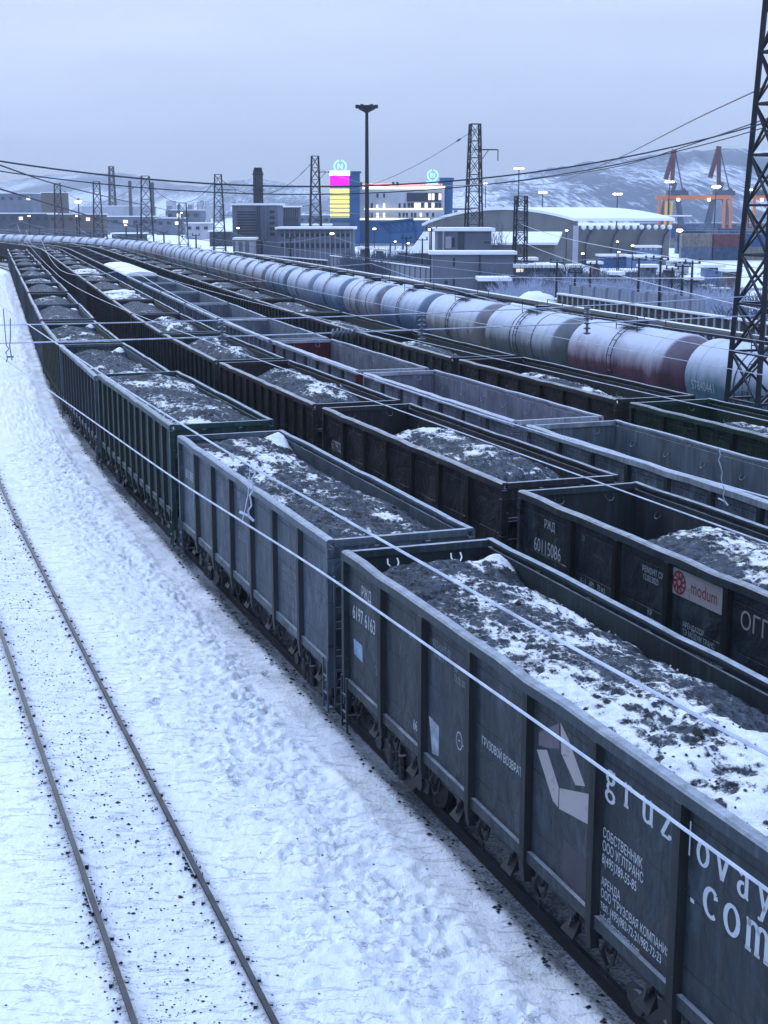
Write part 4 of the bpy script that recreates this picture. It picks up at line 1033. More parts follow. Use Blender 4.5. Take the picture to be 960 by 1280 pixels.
# thin dark line posts
for k, (px, yt, D) in enumerate([(539, 285, 165), (697, 325, 135), (720, 338, 140), (739, 328, 138), (827, 322, 118), (855, 330, 122), (867, 326, 122), (800, 322, 128), (842, 334, 150), (508, 296, 190), (528, 298, 190),
        (245, 293, 250), (205, 290, 260), (172, 280, 280), (134, 292, 300), (50, 285, 320), (113, 290, 300), (327, 300, 240), (363, 296, 220)]):
    def hd(t, h, k=k):
        b = MB(); b.bar((-.7, 0, h-.2), (.7, 0, h-.2), .1)
        for x in (-.6, .6): b.lathe([(.04, h-.2), (.12, h-.1), (.05, h), (.12, h+.1), (.03, h+.2)], (x, 0, 0), 'z', 8)
        link('crossarm', b.mesh('crossarm', M['mast']), t)
    pole('utility_pole', 'thin dark utility pole, %s of nineteen in the background counted from the right' % ordinal(sorted([539,697,720,739,827,855,867,800,842,508,528,245,205,172,134,50,113,327,363], reverse=True).index(px) + 1), 'utility pole', px, yt, 300, .11 if D < 200 else .15, hd, 'thin poles in the background', D)

# ------------------------------------------------------------------ wires
def wire(pts, r, label, sag=0., mat='wire', ins=(), group=None, n=14, hang=None):
    P = [Vector(p) for p in pts]; Q = []
    for i in range(len(P) - 1):
        m_ = max(2, n // (len(P) - 1))
        for j in range(m_): Q.append(P[i].lerp(P[i+1], j / m_))
    Q.append(P[-1]); k = len(Q) - 1
    if sag: Q = [q - Vector((0, 0, sag * 4 * (i/k) * (1 - i/k))) for i, q in enumerate(Q)]
    if len(P) > 3:      # smooth
        for _ in range(3): Q = [Q[0]] + [(Q[i-1] + Q[i]*2 + Q[i+1]) / 4 for i in range(1, k)] + [Q[-1]]
    c = Q[0].copy(); o = link('overhead_wire', MB().tube([q - c for q in Q], r, 6).mesh('overhead_wire', M[mat]), None, c); tag(o, label, 'overhead wire', group)
    for f, ln in ins:
        i = f * k; a = Q[int(i)].lerp(Q[min(k, int(i)+1)], i - int(i)) - c; d = (Q[min(k, int(i)+1)] - Q[int(i)]).normalized()
        b = MB(); nd = 6; u = Vector((0,0,-1)) if ln < 0 else d; L_ = abs(ln)
        pts_, rr = [], []
        for q in range(nd):
            for t_, r_ in ((0, .04), (.25, .05), (.45, .13), (.6, .11), (.75, .04)): pts_.append(a + u * L_ * (q + t_) / nd); rr.append(r_)
        b.tube(pts_, rr, 12); link('insulator', b.mesh('insulator', M['insul'], True), o)
    if hang:
        for f, (to) in hang:
            i = f * k; a = Q[int(i)].lerp(Q[min(k, int(i)+1)], i - int(i)) - c; b = MB(); e_ = Vector(to) - c
            b.tube([a, a.lerp(e_, .5) + Vector((.02, 0, 0)), e_], r * .45, 5); link('dropper', b.mesh('dropper', M[mat]), o)
    return o
# empty track catenary seen over the nearest train
c2 = [at(x, y, 6.2) for x, y in ((1500, 1509), (960, 1113), (720, 937), (400, 713), (220, 600), (107, 520), (7, 450))]
c1 = [at(x, y, z) for x, y, z in ((1500, 1238, 6.95), (960, 943, 6.95), (720, 812, 7.0), (450, 660, 7.0), (300, 575, 7.05), (160, 489, 7.1), (3, 384, 7.25))]
c1.append(c1[-1] + (c1[-1] - c1[-2]).normalized() * 18 + Vector((0,0,.3))); c2.append(c2[-1] + (c2[-1] - c2[-2]).normalized() * 25)
wire(c2, .0105, 'lower bright frosted wire running diagonally in front of the nearest train', n=56)
wire(c1, .0105, 'upper bright frosted wire crossing the coal of the nearest train', n=56, hang=[(.0, c2[0])][:0] + [(.555, at(303, 651, 6.2))])
# registration hardware hanging at the far left
t = thing('wire_clamp', 'bent frosted clamp rods hanging from the wires at the left edge', 'wire clamp', at(8, 395, 7.1))
b = MB(); a0 = Vector(t.location)
pth = [at(3, 384, 7.25), at(10, 450, 6.6), at(8, 442, 6.55), at(11, 438, 6.6)]
b.tube([q - a0 for q in [at(13, 398, 7.0), at(13, 425, 6.6), at(12, 432, 6.55), at(15, 450, 6.3)]], .014, 5)
b.tube([q - a0 for q in [at(4, 386, 7.2), at(8, 432, 6.5), at(11, 436, 6.45), at(7, 441, 6.4), at(10, 446, 6.35), at(8, 452, 6.2)]], .012, 5)
b.bar(at(8, 446, 6.3) - a0, at(17, 446, 6.3) - a0, .03)
link('clamp_rod', b.mesh('clamp_rod', M['wired']), t)
# cross spans from the big mast over the yard
nn = Vector((-.9385, -.3453, 0)); LM = BT + nn * 33
def span(z0, z1, sag, r, lb, mat='wired', ins=(), n=30): return wire([BT + nn * .6 + Vector((0,0,z0)), LM + Vector((0,0,z1))], r, lb, sag, mat, ins, 'cross span wires over the yard', n)
span(12.3, 12.6, 2.25, .026, 'dark sagging cross span cable running from the big mast to upper left')
span(12.15, 12.3, 2.25, .018, 'thinner dark cable just below the sagging cross span cable')
span(6.75, 6.6, .25, .018, 'upper straight frosted cross wire over all trains', 'wire', [(.193, -.95), (.368, -.85), (.56, -.8)])
span(6.1, 6.0, .1, .022, 'lower straight frosted cross wire over all trains', 'wire', [(.433, .8)])
mast('lattice mast standing left of the yard outside the picture', LM, 15, 1.8, .8, 1.6, .14, .06, R(20.2)) if False else None
# second cross span
B2 = MP[591]; n2 = Vector((-.95, -.31, 0))
wire([B2 - Vector((0,0,.6)), MP[395] - Vector((0,0,7))], .04, 'dark cable from the tall bracket mast down to the left', 2.2, 'wired', [(.06, 1.2)])
B3 = MP[649]
wire([BT + Vector((0, 0, 13.7)), atd(870, 148, 60), atd(780, 195, 88), atd(690, 232, 118), MP[591] - Vector((0,0,7))], .024, 'dark cable descending from the big mast to the bracket mast', 0, 'wired', n=28)
wire([BT + Vector((0, 0, 12.6)), atd(780, 199, 62), atd(610, 222, 80), atd(460, 228, 110), MP[395] - Vector((0,0,2.2))], .026, 'long dark cable reaching from the big mast toward the screen tower', .4, 'wired', n=32)
wire([atd(-40, 192, 36), atd(60, 228, 52), atd(150, 250, 90), atd(255, 272, 190)], .024, 'dark cable sloping down from the left edge to the chimneys', 0, 'wired', n=24)
wire([atd(-40, 224, 36), atd(125, 274, 70), atd(250, 300, 120), atd(390, 318, 190)], .026, 'lower dark cable sloping down from the left edge', 0, 'wired', n=24)
for (a, b_, lb) in ((395, 275, 'cable strung between the screen tower mast and the block mast'), (275, 185, 'cable strung between the block mast and the chimney mast'), (185, 75, 'cable strung between the chimney mast and leftmost mast')):
    wire([MP[a] - Vector((0,0,.5)), MP[b_] - Vector((0,0,.5))], .05, lb, 5.0, 'wired', [(.1, 1.4), (.88, 1.4)], 'cables between far masts')
    wire([MP[a] - Vector((0,0,9)), MP[b_] - Vector((0,0,8))], .04, lb.replace('cable strung', 'lower cable strung'), .6, 'wired', (), 'cables between far masts')
wire([MP[591] - Vector((0,0,11)), MP[395] - Vector((0,0,10))], .04, 'low cable strung between the bracket mast and the screen tower mast', .5, 'wired')
wire([BT + Vector((0,0,7.6)), MP[649] - Vector((0,0,3.2))], .022, 'frosted wire from the big mast to the short wide mast', .5, 'wire')
wire([BT + Vector((0,0,6.2)), MP[649] - Vector((0,0,5.2))], .022, 'second frosted wire from the big mast to the short wide mast', .4, 'wire')
wire([Vector((25, 52, 8.6)), BT + Vector((0,0,7.3)), atd(620, 347, 100), atd(300, 352, 150)], .02, 'long frosted wire passing behind the tank train', 0, 'wire', n=30)
# contact wires over each loaded track
for o, nm in ((T1o, 'nearest train'), (T2o, 'second train'), (T3o, 'third train'), (T4o, 'fourth train'), (T5o, 'tank train')):
    T = Track(o); l0 = 4 if o < 20 else 14
    sup = list(np.arange(l0 - 14, 330, 58)); base = (o * 7) % 20
    P = []; Q = []
    for l in np.arange(l0, 300, 4):
        p, rz = T.at(l); ph = ((l - 47 - o*.3) % 58) / 58; off = .25 * math.sin(l / 40 + o)
        h = math.pi/2 - rz; q_ = p + Vector((math.cos(h), -math.sin(h), 0)) * off
        P.append(q_ + Vector((0,0,6.0))); Q.append(q_ + Vector((0,0,7.55 - 1.15 * 4 * ph * (1 - ph))))
    for pts_, lb in ((P, 'frosted contact wire hung along the %s' % nm), (Q, 'sagging carrier wire hung above the %s' % nm)):
        if pts_ is Q and o in (T2o, T4o): continue
        c = pts_[0].copy(); ob = link('overhead_wire', MB().tube([q_ - c for q_ in pts_], .009, 5).mesh('overhead_wire', M['wire']), None, c); tag(ob, lb, 'overhead wire', 'wires along the tracks')
# a frayed hanger with clamp above the third train
for (px0, y0, px1, y1, z0, z1, lb) in ((898, 560, 906, 627, 6.2, 5.2, 'frosted loose hanger dangling over the third train at right'), (318, 585, 311, 645, 6.9, 6.25, 'knotted frosted hanger over the slate blue gondola')):
    a0 = at(px0, y0, z0); a1 = at(px1, y1, z1); t = link('wire_hanger', None, None, a0); tag(t, lb, 'wire hanger', None)
    b = MB(); d = a1 - a0
    b.tube([Vector((.018*math.sin(i*2.1), .015*math.cos(i*3), 0)) + d * (i/9) for i in range(10)], .009, 5); link('hanger_rod', b.mesh('hanger_rod', M['wire']), t)
    b = MB(); b.tube([d + Vector((-.10, 0, .05)), d + Vector((-.04, 0, .02)), d, d + Vector((.05, .02, -.06))], .015, 5); link('clamp', b.mesh('clamp', M['wire']), t)

# ------------------------------------------------------------------ background buildings
glassd = simple('window_dark', (.03, .04, .07), .2, var=.3); glassl = simple('window_lit', (.9, .8, .55), .5, emit=(1.0, .88, .62), es=.95, var=0)
trim = simple('window_frame_paint', (.35, .38, .45), .6)
def box_obj(name, parent, x0, y0, z0, x1, y1, z1, mat, label=None):
    b = MB(); b.box((x0, y0, z0), (x1, y1, z1)); o = link(name, b.mesh(name, mat), parent)
    if label: o['label'] = label
    return o
def wallm(name, c, bmp=.02): return simple(name, c, .85, var=.18, sc=.25, bmp=bmp)
W_grey = wallm('wall_grey', (.13, .15, .20)); W_dark = wallm('wall_dark', (.05, .06, .085)); W_lt = wallm('wall_light', (.36, .38, .44)); W_beige = wallm('wall_beige', (.15, .155, .165)); W_blue = wallm('wall_blue', (.03, .09, .21)); W_brn = wallm('wall_brown', (.11, .09, .09))
class Bld:
    """a building whose front stands at distance D; origin at the front left ground corner"""
    def __init__(s, name, label, cat, px0, px1, yt, D, depth, wall, roof='snow', group=None, yaw=0., zbase=-.15):
        s.D = D; a = atd(px0, 300, D); s.x0 = a.x; s.w = (px1 - px0) * D / F * 1.0; s.h = atd(px0, yt, D).z; s.px0 = px0; s.depth = depth
        s.t = thing(name, label, cat, (a.x, D, 0), yaw, group)
        rt = .35 if roof else 0
        box_obj('wall', s.t, 0, 0, zbase, s.w, depth, s.h - rt, wall)
        if roof: box_obj('roof', s.t, -.4, -.4, s.h - rt, s.w + .4, depth + .4, s.h, M['snowcap'] if roof == 'snow' else roof)
    def lx(s, px): return (px - s.px0) * s.D / F
    def z(s, y): return atd(s.px0, y, s.D).z
    def rect(s, name, px0, px1, y0, y1, mat, proud=.08, label=None, frame=False):
        o = box_obj(name, s.t, s.lx(px0), -proud, s.z(y1), s.lx(px1), -.002, s.z(y0), mat, label)
        if frame:
            x0, x1, z0, z1 = s.lx(px0), s.lx(px1), s.z(y1), s.z(y0); b = MB(); f = .12
            for q in (((x0-f, -proud-.06, z0-f), (x1+f, -.002, z0)), ((x0-f, -proud-.06, z1), (x1+f, -.002, z1+f)), ((x0-f, -proud-.06, z0), (x0, -.002, z1)), ((x1, -proud-.06, z0), (x1+f, -.002, z1)), (((x0+x1)/2-.05, -proud-.06, z0), ((x0+x1)/2+.05, -proud-.001, z1))): b.box(*q)
            link('frame', b.mesh('frame', trim), o)
        return o
# screen tower
ledm = simple('led_magenta', (.6, 0, .5), .5, emit=(.90, .0, .50), es=.95, var=0); ledp = simple('led_violet', (.1, .05, .3), .5, emit=(.12, .07, .30), es=1, var=0); ledw = simple('led_white', (.8, .9, 1), .5, emit=(.80, .93, 1.0), es=1.15, var=0)
ledy = simple('led_yellow', (.9, .85, .2), .5, emit=(.95, .84, .14), es=.85, var=0); ledd = simple('led_olive', (.3, .3, .15), .5, emit=(.22, .20, .12), es=1, var=0); ledc = simple('neon_cyan', (.3, .9, .9), .5, emit=(.30, .95, .95), es=1.1, var=0); neonr = simple('strip_red', (.9, .3, .3), .5, emit=(1.0, .30, .30), es=1.1, var=0); neony = simple('strip_cream', (1, .9, .6), .5, emit=(1.0, .90, .60), es=1.0, var=0)
B = Bld('screen_tower', 'slim tower with a magenta and yellow light screen and cyan logo', 'tower', 413, 449, 214, 400, 8, W_blue, W_blue)
B.rect('screen_band', 412.5, 437.5, 213.5, 219.5, ledw, .5, 'white top band of the screen'); B.rect('screen_band', 413, 436.5, 220.2, 232, ledm, .5, 'magenta band of the screen'); B.rect('screen_band', 413, 436.5, 232.3, 235.6, ledp, .5, 'dark violet band of the screen')
B.rect('screen_band', 413, 436.5, 235.8, 272.5, ledd, .3, 'lined olive screen ground')
B.rect('screen_band', 413, 436.5, 235.9, 243, ledy, .5, 'yellow band of the screen')
for k in range(5): B.rect('screen_line', 413, 436.5, 245 + k*5.6, 245 + k*5.6 + 3.6 - k*.35, ledy, .5)
B.rect('screen_base', 413, 437, 273, 277.5, W_blue, .3); B.rect('screen_base', 414, 437, 278, 290, W_grey, .6)
def logo(parent, x, y, z, r):
    b = MB()
    for sgn in (-1, 1):
        b.tube([(x + sgn * r * math.cos(R(a)), y, z + r * math.sin(R(a))) for a in range(-80, 81, 8)], r * .12, 6)
    link('logo_ring', b.mesh('logo_ring', ledc), parent)
    b = MB(); q = r * .42
    b.bar((x-q*.8, y, z-q), (x-q*.8, y, z+q), r*.17); b.bar((x+q*.8, y, z-q), (x+q*.8, y, z+q), r*.17); b.bar((x-q*.8, y, z+q), (x+q*.8, y, z-q), r*.17); link('logo_letter', b.mesh('logo_letter', ledc), parent)
    b = MB(); b.bar((x-.3*r, y+.1, z-r*1.35), (x-.3*r, y+.1, z-r*.6), r*.08); b.bar((x+.3*r, y+.1, z-r*1.35), (x+.3*r, y+.1, z-r*.6), r*.08); link('logo_stand', b.mesh('logo_stand', M['mast']), parent)
logo(B.t, B.lx(425.5), .6, B.z(208), 7.2 * 400 / F)
B2_ = Bld('office_building', 'white office block with glowing cornice strips and blue ground floors', 'building', 437, 553, 232, 404, 22, W_lt, 'snow')
B2_.rect('blue_base', 437, 553, 274, 304, W_blue, .4, 'blue lower storeys'); B2_.rect('light_strip', 453, 553, 232.5, 236.5, neony, .7); B2_.rect('light_strip', 453, 524, 229.5, 232.2, neonr, .7, 'red roof strip')
B2_.rect('light_strip', 455, 551, 260.5, 262.3, neony, .5); B2_.rect('light_strip', 441, 535, 273, 275, neony, .6)
for px in np.arange(526, 551, 3.2): B2_.rect('light_strip', px, px + 1.6, 229.8, 232.2, neonr, .9)
for px, y0, y1, li in [(440,242,248,0),(447,242,248,0),(470,242,247,0),(478,242,247,0),(440,254,260,1),(447,254,260,1),(440,266,272,1),(447,266,272,1),(470,256,260,1),(478,254,260,1),(463,254,260,0),(470,266,272,1),(478,266,272,1),(463,266,272,0),(497,254,260,0),(503,254,260,0),(497,266,272,0),(502,266,272,0),(506,266,272,0),(512,266,272,0),(516,266,272,0),(523,266,271,1),(531,266,271,0),(538,266,271,0)]:
    B2_.rect('window', px, px + (2.6 if y1 - y0 > 4 else 2), y0, y1, glassl if li else glassd, .15)
B2_.rect('glazed_front', 507, 549, 241, 252, glassd, .35)
for k, px in enumerate(np.arange(508, 548, 4.2)):
    B2_.rect('window', px, px + 3.2, 242, 250, glassl if k in (6, 7, 9) else glassd, .5); B2_.rect('window', px, px + 3.2, 253.5, 259.5, glassl if k in (2, 3, 5, 7) else glassd, .3)
for px in (450, 489, 494): B2_.rect('roof_box', px, px + 3, 227.5, 232, W_dark, 1.5)
B2_.rect('sign_board', 531, 545, 226.5, 231, simple('sign_cyan', (.2, .6, .9), .5, emit=(.25, .68, 1.0), es=1.2, var=0), .8)
logo(B2_.t, B2_.lx(538.5), .8, B2_.z(219), 6.2 * 404 / F)
p = atd(558, 300, 408); t = thing('round_tower', 'blue cylindrical tower at the right end of the white office block', 'tower', (p.x, p.y + 2, 0))
hh = atd(558, 222, 408).z; link('wall', MB().lathe([(1.8, -.3), (1.8, hh-.8)], n=20).mesh('wall', W_blue, True), t); link('roof_ring', MB().lathe([(2.1, hh-.8), (2.1, hh), (.1, hh+.05)], n=20).mesh('roof_ring', W_blue), t)
b = MB(); b.box((-3.6, -.5, 8), (-1.9, 3, hh - 1.2)); link('stair_shaft', b.mesh('stair_shaft', W_blue), t)
# truss canopy
D = 260; t = thing('truss_canopy', 'dark blue truss canopy before the blue storeys of the office block', 'canopy', atd(477, 300, D) * Vector((1,1,0)) if False else (atd(477, 300, D).x, D, 0))
def q_(px, y, D=D): a = atd(px, y, D); return (a.x - atd(477, 300, D).x, 0, a.z)
P0, P1, P2, P3 = q_(476, 280), q_(517, 276), q_(521, 289), q_(487, 291)
for yy in (0, 6):
    b = MB()
    sft = lambda p: (p[0], yy, p[2])
    for a, c in ((P0, P1), (P1, P2), (P2, P3), (P3, P0)): b.bar(sft(a), sft(c), .35)
    for k in range(5):
        u, v = k/5, (k+.5)/5; A = Vector(P0).lerp(Vector(P1), u); C_ = Vector(P3).lerp(Vector(P2), v); A2 = Vector(P0).lerp(Vector(P1), (k+1)/5)
        b.bar(sft(A), sft(C_), .22); b.bar(sft(C_), sft(A2), .22)
    link('truss', b.mesh('truss', W_blue), t)
b = MB(); b.add([(P0[0], -1, P0[2]+.2), (P1[0], -1, P1[2]+.2), (P1[0], 8, P1[2]+.2), (P0[0], 8, P0[2]+.2), (P0[0], -1, P0[2]+.45), (P1[0], -1, P1[2]+.45), (P1[0], 8, P1[2]+.45), (P0[0], 8, P0[2]+.45)], [(3,2,1,0),(4,5,6,7),(0,1,5,4),(1,2,6,5),(2,3,7,6),(3,0,4,7)]); link('roof', b.mesh('roof', W_blue), t)
for px in (488, 504, 520):
    for yy in (0, 6): a = q_(px, 290); link('column', MB().bar((a[0], yy, -.2), (a[0], yy, a[2]), .3).mesh('column', W_blue), t)
# slatted tower block with dark chimney
B = Bld('tower_block', 'grey tower block with a tall slatted window front', 'building', 291, 347, 254, 250, 12, W_grey)
for k in range(14): B.rect('slat', 297, 320, 264 + k*3.4, 265.6 + k*3.4, glassd if k % 2 else W_dark, .12)
for k in range(5): B.rect('window', 337, 343, 263 + k*7, 266.5 + k*7, glassd, .1)
B.rect('pilaster', 321, 325, 256, 322, W_dark, .3); B.rect('pilaster', 331, 333, 256, 322, W_grey, .3)
D = 262; p = atd(320.5, 300, D); hh = atd(320, 209, D).z; t = thing('ribbed_chimney', 'dark ribbed boxy chimney rising behind the slatted tower block', 'chimney', (p.x, D + 6, 0))
b = MB(); b.box((-.85, -.85, 0), (.85, .85, hh-.6)); link('stack', b.mesh('stack', concr), t)
b = MB()
for k in range(5):
    x = -.8 + .4*k; b.box((x-.06, -.95, 8), (x+.06, -.86, hh-.3)); 
for z in (hh - 1.2, hh - 7, hh - 4): b.box((-1.0, -1.0, z), (1.0, 1.0, z+.18))
b.box((-.7, -.7, hh-.59), (.7, .7, hh+.1)); link('rib_cage', b.mesh('rib_cage', M['mast']), t)
B = Bld('flat_building', 'small dark block with vertical fins right of the slatted tower block', 'building', 350, 373, 257, 300, 8, W_dark)
for px in np.arange(352, 371, 2.6): B.rect('fin', px, px + .8, 260, 272, W_grey, .3)
# long low building with a snowy roof
B = Bld('depot_building', 'long low grey depot with snowy roof between tower block and lattice mast', 'building', 347, 440, 284, 236, 12, W_grey)
for k, px in enumerate(np.arange(351, 437, 6.2)):
    for (y0, y1) in ((292, 296), (304, 310)): B.rect('window', px, px + 3.4, y0, y1, glassd, .1, frame=False)
    B.rect('pilaster', px + 4.4, px + 5.0, 288, 325, W_lt, .2)
B.rect('cornice', 347, 440, 286.3, 288.2, W_dark, .5)
B = Bld('shed', 'low snow roofed shed in front of the slatted tower block', 'shed', 294, 316, 297, 232, 5, W_lt)
B.rect('garage_door', 298, 303, 302, 315, W_grey, .1); B.rect('garage_door', 306, 311, 302, 315, W_grey, .1)
# grey two storey house
D = 165; B = Bld('house', 'grey two storey house with pale windows beside the bracket mast', 'house', 547, 613, 285, D, 9, W_grey)
B.rect('window', 558, 562.5, 297, 309, W_lt, .1, frame=True); B.rect('window', 564.5, 568, 297, 309, glassd, .1); B.rect('pilaster', 553, 555, 288, 312, W_lt, .2); B.rect('vent', 604, 611, 302, 304, glassd, .1); B.rect('door_recess', 572, 580, 290, 315, W_dark, .15)
B = Bld('annex', 'lower grey annex with snowy ledge in front of the grey house', 'building', 541, 640, 314, 156, 4, W_grey)
B.rect('window', 566, 568.5, 322, 333, glassd, .08); B.rect('window', 566, 568.5, 349, 358, glassd, .08); B.rect('window', 556, 560, 351, 355, glassd, .08); B.rect('pilaster', 598, 600, 318, 365, W_dark, .15)
B = Bld('hut', 'dark garden hut with snowy roof at the foot of the bracket mast', 'hut', 603, 635, 347, 148, 4, W_dark)
B.rect('window', 608, 614, 352, 358, glassd, .08); B.rect('door', 622, 626, 352, 366, W_brn, .08)
D = 205; t = thing('chapel_roof_hut', 'small hut with steep white hipped roof left of the grey house', 'hut', (atd(535, 300, D).x, D, 0))
box_obj('wall', t, -1.9, 0, -.2, 1.9, 3.5, 3.6, W_beige)
b = MB(); b.add([(-2.6,-.6,3.6),(2.6,-.6,3.6),(2.6,4.2,3.6),(-2.6,4.2,3.6),(-.6,1.5,6.6),(1.2,1.5,6.6),(1.2,2.1,6.6),(-.6,2.1,6.6)], [(3,2,1,0),(4,5,6,7),(0,1,5,4),(1,2,6,5),(2,3,7,6),(3,0,4,7)]); link('hipped_roof', b.mesh('hipped_roof', M['snowcap']), t)
# arched hall
A = atd(720, 300, 252); A.z = 0; C_ = atd(530, 300, 285); C_.z = 0; Bv = atd(838, 300, 260); Bv.z = 0
t = thing('arched_hall', 'wide hall with arched snow covered roof and concrete gable', 'hall', A)
ac = C_ - A; ab = Bv - A; n_ = 22; arcp = []
for i in range(n_ + 1):
    u = i / n_; arcp.append(ac * u + Vector((0, 0, 7.0 + 2.9 * math.sin(math.pi * min(1, .06 + .94*u)) ** .8 - .4 * u)))
b = MB(); vs = [tuple(p) for p in arcp] + [tuple(Vector((p.x, p.y, -.2))) for p in arcp]; m_ = n_ + 1
vb = [tuple(Vector(p) + ab.normalized() * .3) for p in vs]
b.add(vs + vb, [(i, i+1, m_+i+1, m_+i) for i in range(n_)] + [(2*m_+m_+i, 2*m_+m_+i+1, 2*m_+i+1, 2*m_+i) for i in range(n_)] + [(0, m_, 3*m_, 2*m_), (m_-1, 3*m_-1, 4*m_-1, 2*m_-1)]); link('gable_wall', b.mesh('gable_wall', W_beige), t)
b = MB(); roofv = []
for off, dz in ((-.6, .02), (0, .02)):
    pass
s0_ = ab.normalized() * -.5; s1_ = ab + ab.normalized() * .8
for base_ in (s0_, s1_):
    for dz in (.05, .5): roofv += [tuple(p + base_ + Vector((0, 0, dz))) for p in arcp]
m2 = m_; fs = []
for i in range(n_): fs += [(i, 2*m2+i, 2*m2+i+1, i+1), (m2+i, m2+i+1, 3*m2+i+1, 3*m2+i), (i, i+1, m2+i+1, m2+i), (2*m2+i, 3*m2+i, 3*m2+i+1, 2*m2+i+1)]
fs += [(0, m2, 3*m2, 2*m2), (n_, 2*m2+n_, 3*m2+n_, m2+n_)]
b.add(roofv, fs); link('roof', b.mesh('roof', M['snowcap'], True), t)
b = MB(); u_ = ab.normalized(); v_ = Vector((-u_.y, u_.x, 0))
b.bar(u_ * .3 + Vector((0,0,3.4)) + v_*.4, ab + Vector((0,0,3.4)) + v_*.4, .2, 7.2); link('front_wall', b.mesh('front_wall', W_beige), t)
for k in range(4):
    b = MB(); f_ = ab * ((k + .35) / 3.7)
    b.tube([f_ - v_ * .12 + Vector((0, 0, 0)), f_ - v_ * .2 + Vector((0,0,3.5)), f_ - v_*.15 + u_*.5 + Vector((0,0,5.2)), f_ - v_*.1 + u_*1.6 + Vector((0,0,6.6))], .16, 6); link('arch_rib', b.mesh('arch_rib', W_dark), t)
for k in range(13):
    f_ = ab * ((k + .7) / 13.2); b = MB(); b.lathe([(.05, -.5), (.38, -.3), (.48, .05), (.3, .3), (.05, .4)], tuple(f_ - v_ * .7 + Vector((0,0,6.75))), 'z', 10); link('eave_snow_lump', b.mesh('eave_snow_lump', M['snowcap'], True), t)
b = MB(); b.box((-.6, -.9, -.2), (.3, -.25, 7.0)); link('corner_pillar', b.mesh('corner_pillar', W_lt), t)
# lean-to with snowy roof before the gable
B = Bld('lean_to', 'low building with pitched snowy roof in front of the hall gable', 'building', 613, 692, 304, 190, 6, W_beige, None)
b = MB(); z0_, z1_ = B.z(306), B.z(293); w_ = B.w
b.add([(-.5,-.6,z0_),(w_+.3,-.6,z0_),(w_+1.6,5,z1_),(.6,5,z1_),(-.5,-.6,z0_+.3),(w_+.3,-.6,z0_+.3),(w_+1.6,5,z1_+.3),(.6,5,z1_+.3)], [(3,2,1,0),(4,5,6,7),(0,1,5,4),(1,2,6,5),(2,3,7,6),(3,0,4,7)]); link('pitched_roof', b.mesh('pitched_roof', M['snowcap']), B.t)
# elevated walkway building behind
B = Bld('elevated_gallery', 'dark elevated gallery behind the round blue tower', 'gallery', 566, 628, 259, 480, 6, W_dark, zbase=9.9)
for px in (567, 583, 600, 618): box_obj('pier', B.t, B.lx(px), .3, -.2, B.lx(px) + 1.2, 2, 9.8, W_grey)
# huts and blue cabins
blue_m = wallm('cabin_blue', (.05, .10, .22)); blue_d = wallm('cabin_slate', (.13, .19, .32))
for px0, px1, yt, D, m_, lb in [(752, 784, 318, 246, blue_m, 'long blue hut with snowy roof in front of the hall'), (797, 824, 307, 250, blue_d, 'slate blue cabin behind the blue cabin with pale windows'),
        (789, 823, 319, 240, blue_d, 'blue cabin with pale windows right of the long blue hut'), (786, 800, 337, 205, W_grey, 'small grey shed below the blue cabin'), (840, 862, 324, 225, W_lt, 'pale flat roofed kiosk on the snowy lot')]:
    B = Bld('cabin', lb, 'cabin', px0, px1, yt, D, 4, m_, group='small cabins before the hall')
    for px in np.arange(px0 + 3, px1 - 4, 6): B.rect('window', px, px + 3, yt + 3, yt + 6, glassd if int(px) % 2 else W_lt, .08)
# left background
for px0, px1, yt, D, dep, m_, lb, nw in [(-30, 62, 266, 560, 14, W_dark, 'long dark depot at the left edge behind the tracks', 9), (62, 126, 267, 545, 12, W_brn, 'dark brown depot wing below the brightest street lamp', 6),
        (-20, 42, 241, 760, 20, W_grey, 'far grey block with white roof at the left edge', 6), (54, 80, 240, 720, 14, W_brn, 'far brown block with flat roof left of the first masts', 0),
        (104, 183, 257, 700, 30, W_lt, 'wide pale warehouse with white roof under the two chimneys', 0), (126, 200, 270, 620, 18, W_grey, 'low snowy depot right of the brightest street lamp', 6),
        (196, 226, 272, 590, 14, W_grey, 'low grey block behind the short lattice mast', 3), (232, 262, 278, 500, 12, W_lt, 'pale low block left of the tower block mast', 3), (208, 250, 262, 640, 20, W_grey, 'far flat block under the hill slope', 4),
        (262, 289, 288, 400, 10, W_dark, 'dark shed with stacked timber left of the tower block', 2), (140, 178, 291, 430, 8, W_dark, 'dark humped shed behind the far tank wagons', 0),
        (374, 411, 280, 330, 10, W_lt, 'pale low block behind the depot and the mast', 4), (372, 412, 268, 600, 14, W_grey, 'far pale town block between the mast and small dark block', 4),
        (640, 700, 331, 165, 5, W_grey, 'low grey store with snowy roof before the lean-to', 3)]:
    B = Bld('low_building', lb, 'building', px0, px1, yt, D, dep, m_, group='low buildings of the yard and town')
    for k in range(nw):
        px = px0 + (px1 - px0) * (k + .3) / nw; B.rect('window', px, px + (px1 - px0) / nw * .45, yt + 5, yt + 9, glassl if (k * 7 + int(px0)) % 5 == 0 else glassd, .1)
